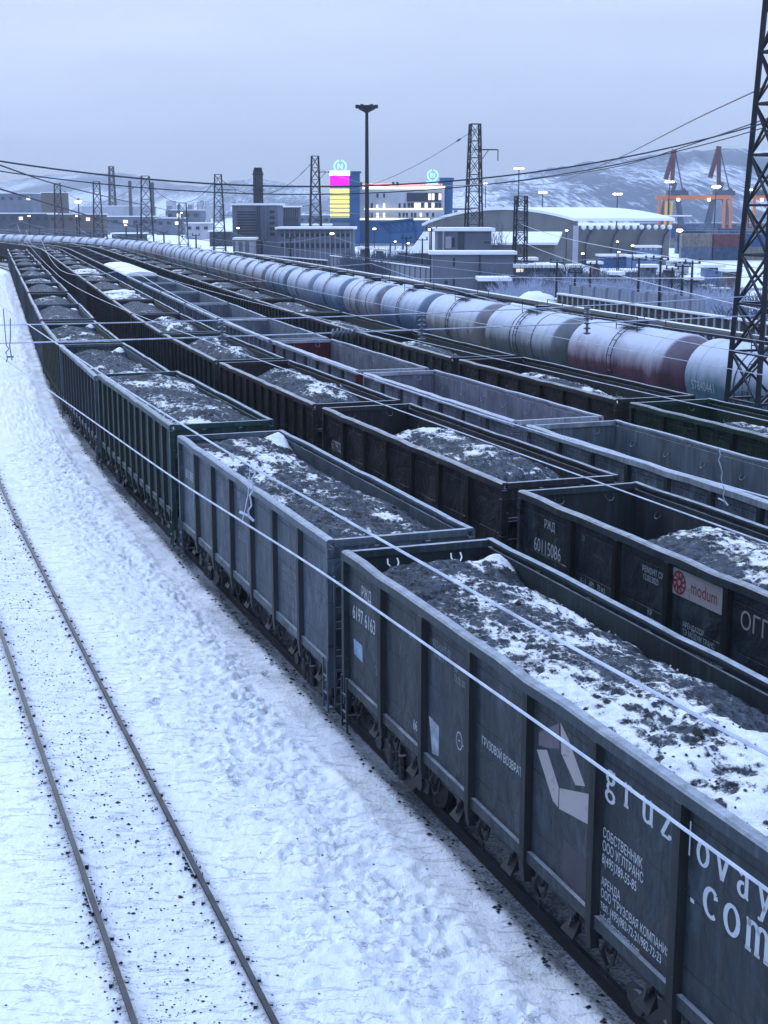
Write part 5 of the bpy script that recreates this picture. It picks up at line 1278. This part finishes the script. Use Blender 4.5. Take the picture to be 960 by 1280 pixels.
# far thicket and houses on the slope
rr_ = random.Random(5); tb = MB(); p_ = atd(0, 300, 500)
for k in range(2600):
    px = rr_.uniform(-40, 128); D = rr_.uniform(470, 530); a = atd(px, 300, D); h_ = rr_.uniform(2.0, 5.5) * (.6 + .5 * math.sin(px * .21) ** 2)
    tb.add([(a.x-.12, D, -.2), (a.x+.12, D, -.2), (a.x + rr_.uniform(-.9, .9), D, h_), (a.x, D+.25, -.2)], [(0,1,2), (1,3,2), (3,0,2)])
struct(tag(link('thicket', tb.mesh('thicket', simple('thicket_bark', (.10, .11, .15), .9))), 'dark bare thicket in front of the long depot at left', 'thicket'), 'stuff')
for k in range(30):
    px = rr_.uniform(205, 300); D = rr_.uniform(1500, 1900); y = 246 + rr_.uniform(0, 9); B = Bld('hillside_block', 'pale small block %s from the left in the far town under the hills' % ordinal(k+1), 'building', px, px + rr_.uniform(2.5, 6), y, D, 12, (W_lt, W_grey, W_lt)[k % 3], group='small blocks of the far town') if False else None
far_px = sorted(rr_.uniform(205, 300) for _ in range(30))
for k, px in enumerate(far_px):
    D = rr_.uniform(1200, 1900); Bld('hillside_block', 'pale small block, %s from the left in the far town under the hills' % ordinal(k+1), 'building', px, px + rr_.uniform(2.5, 5.5), 250 + rr_.uniform(0, 9), D, 12, (W_lt, W_grey, W_lt)[k % 3], group='small blocks of the far town')
# containers
random.seed(12); cc = [(.07,.11,.20), (.05,.10,.24), (.08,.12,.20), (.22,.20,.19), (.03,.05,.09), (.11,.15,.22), (.06,.12,.22), (.16,.06,.08), (.10,.13,.18), (.05,.09,.16)]
b = MB(); b.box((-3.03, 0, 0), (3.03, 2.44, 2.55)); 
for k in range(20):
    x = -2.9 + k * .3; b.box((x, -.05, .12), (x+.14, -.001, 2.43))
cm = b.mesh('shipping_container', paint_mat('container_paint', None, frost=.9, rust=.1, frost_lo=.6)); ci = 0
rows = [(800, 990, 540, 2), (826, 990, 480, 2), (830, 990, 430, 2), (838, 990, 380, 2), (846, 990, 330, 2), (852, 990, 285, 2)]
names = ['farthest', 'second farthest', 'third farthest', 'third nearest', 'second nearest', 'nearest']
for ri, (pa, pb, D, tiers) in enumerate(rows):
    x0 = atd(pa, 300, D).x; n_c = int((atd(pb, 300, D).x - x0) / 6.35)
    for k in range(n_c):
        for z in range(tiers):
            c = cc[(ci * 7 + ri * 3 + z) % len(cc)]; o = link('shipping_container', cm, None, (x0 + 3.1 + k * 6.35, D, -.1 + z * 2.62), 0, c); ci += 1
            tag(o, '%s from left on the %s level of the %s container row' % (ordinal(k+1), ('ground', 'second', 'third')[z], names[ri]), 'container', 'stacked shipping containers')
# harbour cranes
crm = simple('crane_maroon', (.10, .045, .06), .6); crb = simple('crane_slate', (.07, .09, .14), .6); orm = simple('gantry_orange', (.55, .20, .10), .6); yem = simple('gantry_lit_yellow', (.75, .45, .08), .6)
def crane(px, lb, jib):
    D = 600; k = D / F; p = atd(px, 300, D); t = thing('harbour_crane', lb, 'crane', (p.x, D, 0), 0, 'harbour portal cranes')
    z = lambda y: atd(px, y, D).z; X = lambda q: (q - px) * k
    b = MB()
    for x in (-5, 5):
        for y in (-4, 4): b.bar((x, y, -.2), (x*.5, y*.5, z(250)), 1.0)
    b.box((-3.5, -3, z(250)), (3.5, 3, z(247))); link('portal', b.mesh('portal', crb), t)
    b = MB(); b.box((-2.4, -2, z(247)), (4, 2, z(238))); b.bar((0, 0, z(240)), (1.2, 0, z(228)), 1.4); b.bar((3.5, 0, z(243)), (6.5, 0, z(241)), 2.2, 1.8); link('cabin', b.mesh('cabin', crb), t)
    b = MB(); ax, ay = X(px - 4), z(jib[1])
    b.bar((X(px-1), 0, z(232)), (X(px + jib[0]), 0, ay), 1.5); b.bar((X(px+jib[0]), 0, ay), (X(px+jib[0]-1.2), 0, z(jib[1]+14)), 1.8); link('jib', b.mesh('jib', crm), t)
    b = MB(); b.bar((X(px+jib[0]), 0, ay), (X(px+jib[0]+jib[2]), 0, z(jib[3])), 1.5, 1.8); link('trunk', b.mesh('trunk', crm), t)
    b = MB(); b.bar((X(px+jib[0]+1), 0, ay - .5), (X(px+12), 0, z(236)), .45); b.bar((X(px+12), 0, z(236)), (X(px+16), 0, z(242)), 1.6); link('stay', b.mesh('stay', crb), t)
crane(838, 'left harbour crane with dark maroon jib raised before the hill', (0, 187, -9, 224)); crane(896, 'right harbour crane with dark maroon jib raised before the hill', (-3, 183, -9, 222))
def gantry(pa, pb, lb, D, yl):
    k = D / F; p = atd(pa, 300, D); t = thing('gantry_crane', lb, 'crane', (p.x, D, 0), 0, 'orange container gantries'); w_ = (pb - pa) * k; zt = atd(pa, 244, D).z; zl = atd(pa, 249, D).z
    b = MB(); b.box((-1, -1, zl), (w_ + 1, 1, zt)); link('beam', b.mesh('beam', orm), t)
    for x, m_ in ((0, orm), (w_ - 1.0, orm)):
        for dx in (0, 2.6): 
            b = MB(); b.bar((x + dx * .9, -.8, -.2), (x + dx*.7, -.8, zl), .75); link('leg', b.mesh('leg', m_), t)
    if yl:
        for dx in (1.4, 3.0): b = MB(); b.bar((dx, -2.2, -.2), (dx + .4, -2.2, zl - .6), .6); link('lit_leg_bar', b.mesh('lit_leg_bar', yem), t)  # yellow light on the left legs, put into the colour of added bars
    b = MB(); b.box((w_*.15, -1.8, zt + .001), (w_*.15 + 3, 1.8, zt + 1.4)); link('trolley', b.mesh('trolley', crb), t)
    for f_ in (.25, .7): b = MB(); b.box((w_*f_, -1.3, zl - .5), (w_*f_ + .8, -1.01, zl + .1)); link('floodlight', b.mesh('floodlight', lampw), t)
gantry(822, 905, 'orange gantry crane spanning the container stacks', 430, True); gantry(932, 990, 'orange gantry crane partly hidden behind the big lattice mast', 430, False)
B = Bld('crane_house', 'grey machine box standing on the containers under the gantry beam', 'machine house', 834, 861, 269, 415, 6, W_grey, zbase=7.9)

# ------------------------------------------------------------------ fences, walls, pipes, snow banks
def fence(name, lb, pts, h, post, pm, qm, w_, cat='fence', group=None, cap=False):
    P0 = Vector((pts[0][0], pts[0][1], 0)); P1 = Vector((pts[1][0], pts[1][1], 0)); d = P1 - P0; Ln = d.length; d.normalize(); rz = math.atan2(d.y, d.x)
    t = thing(name, lb, cat, P0, rz, group); n = int(Ln / w_)
    pb = MB(); pb.box((0, -.05, -.2), (w_ - .24, .05, h)); 
    for k in range(3): pb.box((.12 + k*(w_-.35)/3, -.08, .2), (.12 + (k+.8)*(w_-.35)/3, -.051, h - .15))
    pme = pb.mesh('panel', pm); qb = MB(); qb.box((-.11, -.12, -.2), (.11, .12, h + .08)); qme = qb.mesh('post', qm)
    for k in range(n):
        link('post', qme, t, (k * w_, 0, 0)); link('panel', pme, t, (k * w_ + .12, 0, 0))
    if cap: b = MB(); b.box((0, -.18, h + .081), (n * w_, .18, h + .2)); link('snow_cap', b.mesh('snow_cap', M['snowcap']), t)
    return t
conc = wallm('concrete_panel', (.20, .22, .28)); drk = wallm('dark_panel', (.035, .037, .045)); stl = wallm('pale_steel_post', (.28, .30, .34))
def gp(px, D): a = atd(px, 300, D); return (a.x, a.y)
fence('concrete_fence', 'pale concrete panel fence left of the grey house', (gp(413, 222), gp(545, 172)), 2.6, None, conc, W_dark, 2.2, cap=True)
fence('concrete_fence', 'pale concrete panel fence behind the dark ribbed wall', (gp(715, 134), gp(906, 113)), 2.6, None, conc, W_grey, 2.1)
fence('ribbed_wall', 'dark ribbed wall with pale steel posts behind the tank train at right', (gp(700, 117), gp(985, 84)), 2.7, None, drk, stl, 1.05, 'wall', cap=True)
fence('ribbed_wall', 'dark ribbed wall in front of the depot and left of the concrete fence', (gp(250, 262), gp(413, 205)), 2.4, None, drk, W_grey, 1.8, 'wall', cap=True)
fence('board_fence', 'thin low board fence at the foot of the tower block', (gp(170, 300), gp(300, 262)), 1.8, None, W_grey, W_dark, 3.0)
def lump(px, D, w_, d_, h, lb):
    n1, n2 = 30, 14; p = atd(px, 300, D); X, Y = np.meshgrid(np.linspace(-1, 1, n1), np.linspace(-1, 1, n2), indexing='ij')
    Z = h * np.clip(1 - X**2, 0, 1)**.8 * np.clip(1 - Y**2, 0, 1)**.7 * (1 + .5 * vnoise(X*4+20, Y*3+20, 1, int(px))) - .15
    mb = MB(); mb.v = [(x*w_/2, y*d_/2, z) for x, y, z in zip(X.ravel(), Y.ravel(), Z.ravel())]; I = np.arange(n1*n2).reshape(n1, n2)
    mb.f = [tuple(q) for q in np.stack([I[:-1,:-1], I[1:,:-1], I[1:,1:], I[:-1,1:]], -1).reshape(-1, 4).tolist()]; mb.m = [0]*len(mb.f)
    o = link('snow_bank', mb.mesh('snow_bank', M['snowcap'], True), None, (p.x, p.y, 0)); tag(o, lb, 'snow bank', 'piled snow banks')
lump(676, 118, 7.5, 6, 2.9, 'snow bank piled against the left end of the dark ribbed wall'); lump(480, 175, 14, 4, 1.6, 'low snow bank in front of the pale concrete fence'); lump(430, 190, 10, 4, 1.3, 'low snow bank at the right end of the depot')
lump(560, 135, 9, 4, 1.0, 'flat snow bank under the grey annex')
# heating pipes on trestles and rails beyond the tanks
T = Track(41)
t = thing('pipe_line', 'dark snow topped heating pipes on low trestles behind the tank train', 'pipeline', T.at(0)[0]); p0 = Vector(t.location)
for off, z, r in ((-.4, 3.35, .20), (.25, 3.35, .14)):
    link('pipe', MB().tube([q - p0 for q in T.pts(20, 210, 5, off, z)], r, 8).mesh('pipe', M['mast'], True), t)
b = MB(); b.sweep([(-.53, 3.56), (-.27, 3.56), (-.31, 3.60), (-.49, 3.60)], [q - p0 for q in T.pts(20, 210, 5)]); link('pipe_snow', b.mesh('pipe_snow', M['snowcap']), t)
for l in np.arange(22, 208, 9):
    a, rz = T.at(l); b = MB(); b.box((-.12, -.12, -.1), (.12, .12, 3.0)); b.box((-.12, -.7, 3.001), (.12, .7, 3.14)); o = link('trestle', b.mesh('trestle', M['mast']), t, a - p0, rz)
for o_, lb in ((47.5, 'dark service track just behind the heating pipes'),):
    T = Track(o_); p0, _ = T.at(0); rt = thing('railway_track', lb, 'railway track', p0, 0, 'parallel tracks of the yard')
    for sgn in (-1, 1): link('rail', MB().sweep(RAILP, [p - p0 for p in T.pts(10, 300, 3.0, sgn*.78)]).mesh('rail', M['rail']), rt)
# ------------------------------------------------------------------ trees and bushes
bark = simple('bark_frosted', (.12, .13, .16), .8); frosty = simple('frosted_twigs', (.36, .41, .54), .85, var=.25)
def branch(b, p, d, ln, r, depth, rr, up=.12):
    q = p + d * ln; m_ = p.lerp(q, .5) + Vector((rr.uniform(-1,1), rr.uniform(-1,1), rr.uniform(-.5,.5))) * ln * .06
    b.tube([p, m_, q], [r, r*.8, r*.6], 4, cap=False)
    if depth == 0: return
    for k in range(3 if depth > 1 else 4):
        v = (d + Vector((rr.uniform(-1,1), rr.uniform(-1,1), rr.uniform(-.3,.9))) * .75 + Vector((0,0,up))).normalized()
        branch(b, p.lerp(q, rr.uniform(.45, 1)), v, ln * rr.uniform(.55, .8), r * .55, depth - 1, rr, up)
def tree(px, D, h, lb, seed):
    rr = random.Random(seed); p = atd(px, 300, D); t = thing('bare_tree', lb, 'tree', (p.x, p.y, 0))
    b = MB(); b.tube([(0,0,-.2), (.05,0,h*.2), (0,.05,h*.4)], [.16, .12, .09], 8); link('trunk', b.mesh('trunk', bark), t)
    b = MB()
    for k in range(6): branch(b, Vector((0,0,h*(.2+.2*rr.random()))), Vector((rr.uniform(-.6,.6), rr.uniform(-.6,.6), 1)).normalized(), h*.28, .07, 3, rr, .3)
    link('crown', b.mesh('crown', bark), t)
tree(631, 176, 9.2, 'bare tree behind the short wide lattice mast', 4); tree(757, 150, 3.6, 'bare spreading tree on the snowy lot before the blue hut', 9)
def bush_mesh(seed, h=3.6, w_=3.4):
    rr = random.Random(seed); b = MB()
    for k in range(44):
        a = rr.uniform(0, 6.28); p = Vector((math.cos(a), math.sin(a), 0)) * rr.uniform(0, .35 * w_)
        branch(b, p, Vector((math.cos(a)*.45, math.sin(a)*.45, 1)).normalized(), h * rr.uniform(.3, .5), .025, 2, rr, .25)
    return b.mesh('frosted_bush', frosty, False)
BM = [bush_mesh(s) for s in (1, 2, 3)]
bl = ['beside the first utility poles', 'below the long blue hut', 'below the blue cabin', 'at the left end of the pale fence']
spots = [(722,146),(731,150),(741,143),(752,140),(765,138),(776,136),(788,134),(797,138),(808,134),(818,131),(690,140),(700,150),(676,139),(664,142),(655,148),(640,138),(884,128),(893,125),(899,132),(875,130),(712,139),(780,145),(828,128),(632,140)]
order = sorted(range(len(spots)), key=lambda i: spots[i][0])
for r_, i in enumerate(order):
    px, D = spots[i]; p = atd(px, 300, D); o = link('frosted_bush', BM[i % 3], None, (p.x, p.y, -.1), i * 1.7); s_ = .8 + .35 * ((i * 37) % 10) / 10; o.scale = (s_*1.25, s_*1.25, s_)
    tag(o, 'frosted bare bush, %s from the left in the row beyond the ribbed wall' % ordinal(r_+1), 'bush', 'frosted bushes beyond the wall')
tb = MB(); rr_ = random.Random(15)
for (pa, pb, Da, Db, n_k, hm_) in ((600, 735, 150, 176, 2300, 4.0), (735, 905, 136, 170, 1700, 2.6), (428, 545, 190, 222, 3200, 4.6), (735, 860, 176, 200, 700, 2.2), (250, 420, 215, 260, 1200, 2.0), (900, 1010, 110, 150, 400, 2.4)):
    for k in range(n_k):
        px = rr_.uniform(pa, pb); D = rr_.uniform(Da, Db); a = atd(px, 300, D); h_ = rr_.uniform(.4, 1) * hm_ * (.55 + .45 * math.sin(px * .13 + D) ** 2); p1 = Vector((a.x, D, -.2)); p2 = p1 + Vector((rr_.uniform(-.8, .8), rr_.uniform(-.5, .5), h_))
        tb.tube([p1, p1.lerp(p2, .5) + Vector((rr_.uniform(-.15, .15), 0, 0)), p2], [.05, .035, .015], 3, cap=False)
        for _ in range(3):
            q1 = p1.lerp(p2, rr_.uniform(.35, .9)); tb.tube([q1, q1 + Vector((rr_.uniform(-.7, .7), rr_.uniform(-.4, .4), rr_.uniform(.2, .9)))], [.025, .012], 3, cap=False)
struct(tag(link('thicket', tb.mesh('thicket', simple('thicket_twigs', (.075, .095, .145), .9, var=.5, sc=.4))), 'blue grey leafless thicket around the house and the snowy lot', 'thicket'), 'stuff')
rdm = simple('slush_road', (.20, .22, .27), .8, var=.35, sc=.6)
for nm_, pa, pb, Da, Db, wr in (('road', 600, 1100, 186, 176, 7.0), ('road', 360, 620, 232, 205, 5.0), ('road', 120, 420, 330, 262, 8.0), ('path', 730, 1000, 160, 150, 2.5)):
    a_0 = atd(pa, 300, Da); a_1 = atd(pb, 300, Db); rb_ = MB(); k__ = 24; vv = []
    for i in range(k__ + 1):
        q = Vector((a_0.x, Da, 0)).lerp(Vector((a_1.x, Db, 0)), i / k__); j1 = .5 * math.sin(i * 1.9); vv += [(q.x, q.y - wr/2 + j1, -.112), (q.x, q.y + wr/2 - j1 * .7, -.112)]
    rb_.add(vv, [(2*i, 2*i+2, 2*i+3, 2*i+1) for i in range(k__)]); struct(link(nm_, rb_.mesh(nm_, rdm)))
rr_ = random.Random(77); sh_ = []
for k, (px, yt, D, wpx) in enumerate([(655, 322, 182, 14), (676, 329, 172, 10), (716, 331, 176, 12), (742, 327, 196, 9), (806, 331, 190, 16), (836, 334, 182, 9), (884, 331, 186, 20), (912, 336, 170, 14), (450, 309, 226, 12), (470, 311, 224, 9), (497, 313, 216, 13), (520, 316, 206, 12), (865, 346, 158, 12), (768, 340, 172, 10)]):
    B = Bld('yard_shed', 'small snow capped shed, %s of fourteen around the house and snowy lot from the left' % ordinal(sorted([655,676,716,742,806,836,884,912,450,470,497,520,865,768]).index(px) + 1), 'shed', px, px + wpx, yt, D, 3, (W_grey, W_dark, blue_d, W_brn)[k % 4], group='small sheds around the lot')
    B.rect('window', px + wpx*.2, px + wpx*.45, yt + 4, yt + 7, glassd, .06); B.rect('door', px + wpx*.6, px + wpx*.78, yt + 4, yt + 11, W_dark if k % 4 != 1 else W_brn, .05)
# parked cars on the snowy lot
def car(px, D, col, lb, rz):
    p = atd(px, 300, D); t = thing('parked_car', lb, 'car', (p.x, p.y, -.1), rz, 'cars parked on the snowy lot'); cmm = simple('car_paint', col, .35)
    b = MB(); b.prism([(-2.1,.35),(-2.15,.75),(-1.9,.92),(-1.1,1.0),(-.6,1.42),(.9,1.45),(1.5,1.0),(2.1,.9),(2.15,.4)], -.85, .85); link('body', b.mesh('body', cmm), t)
    b = MB(); b.prism([(-1.0,1.03),(-.58,1.37),(.85,1.39),(1.35,1.03)], -.87, .87); link('windows', b.mesh('windows', glassd), t)
    b = MB(); b.box((-.7,-.7,1.46), (.9,.7,1.58)); link('roof_snow', b.mesh('roof_snow', M['snowcap']), t)
    for x in (-1.35, 1.35):
        for sy in (-1, 1): link('wheel', MB().lathe([(.02, -.1), (.33, -.1), (.33, .1), (.02, .1)], (x, sy*.8, .33), 'y', 12).mesh('wheel', M['under']), t)
car(903, 152, (.08, .1, .14), 'dark snow covered car at the right on the snowy lot', .3); car(866, 172, (.5, .52, .56), 'white car parked in front of the pale kiosk', 0); car(884, 158, (.15, .17, .22), 'grey car between the white car and the dark car', .2)

# ------------------------------------------------------------------ hills
def hillmat():
    m, t, b = newmat('hill_snow_and_forest'); tcn = t.nodes.new('ShaderNodeTexCoord'); vec = tcn.outputs['Object']
    a = noise(t, mapping(t, vec, (1, .12, 1.6)), .006, 5, .6); c = noise(t, mapping(t, vec, (1.6, .10, .35)), .13, 5, .75, .3)
    f = math_(t, 'ADD', math_(t, 'MULTIPLY', a, .55), math_(t, 'MULTIPLY', c, .45))
    t.links.new(mixc(t, rng(t, f, .48, .57), (.05, .08, .15), (.66, .72, .86)), b.inputs['Base Color']); b.inputs['Roughness'].default_value = .9
    return m
hm = hillmat()
def hill(name, prof, D, dep, seed, amp=1.):
    """prof: (photo column, skyline row) pairs; a solid ridge at distance D falling to the plain in front and behind"""
    pxs = np.linspace(prof[0][0], prof[-1][0], 150); ys_ = np.interp(pxs, [q[0] for q in prof], [q[1] for q in prof])
    V = np.linspace(-1, 1, 26); vs = []
    for i, (px, y) in enumerate(zip(pxs, ys_)):
        h = atd(px, y, D).z + amp * (4 * vnoise(np.array(px / 9. + 30), np.array(3.), 1, seed) + 1.5 * vnoise(np.array(px / 2.2 + 30), np.array(3.), 1, seed + 1))
        for v in V:
            d = D + v * dep; fall = max(0, 1 - abs(v)) ** .75
            wv = 1 + (.16 * float(vnoise(np.array(px / 14. + 40), np.array(v * 3 + 9), 1, seed + 2))) * (1 - abs(v)) * (abs(v) > .1)
            vs.append((atd(px, 264, D).x * d / D, d, max(-5, h * fall * wv - 2)))
    n1, n2 = len(pxs), len(V); mb = MB(); mb.v = vs; I = np.arange(n1*n2).reshape(n1, n2)
    mb.f = [tuple(q) for q in np.stack([I[:-1,:-1], I[1:,:-1], I[1:,1:], I[:-1,1:]], -1).reshape(-1, 4).tolist()]; mb.m = [0]*len(mb.f)
    struct(link(name, mb.mesh(name, hm, True)))
hill('hill', [(440, 262), (520, 250), (570, 236), (620, 222), (680, 209), (740, 200), (800, 193), (860, 186), (920, 183), (1000, 184), (1120, 190), (1250, 230)], 2300, 1100, 3)
hill('hill', [(150, 262), (200, 247), (235, 234), (290, 224), (330, 221), (365, 228), (410, 243), (470, 251), (560, 258), (640, 262)], 3200, 1100, 8)
hill('hill', [(-350, 250), (-150, 228), (-40, 232), (0, 226), (60, 217), (110, 214), (160, 215), (210, 226), (250, 232), (300, 246), (370, 262)], 4300, 1400, 14)

# ------------------------------------------------------------------ haze
b = MB(); b.box((-7500, -60, -8), (7500, 7500, 330)); hz = link('haze', b.mesh('haze', None) if False else None) if False else None
hmt = bpy.data.materials.new('haze_air'); hmt.use_nodes = True; t_ = hmt.node_tree; t_.nodes.clear()
o_ = t_.nodes.new('ShaderNodeOutputMaterial'); v_n = t_.nodes.new('ShaderNodeVolumePrincipled'); t_.links.new(v_n.outputs[0], o_.inputs['Volume'])
v_n.inputs['Color'].default_value = (.80, .88, 1.0, 1); v_n.inputs['Density'].default_value = 2.2e-4; v_n.inputs['Anisotropy'].default_value = 0
struct(link('haze', b.mesh('haze', hmt)), 'stuff')
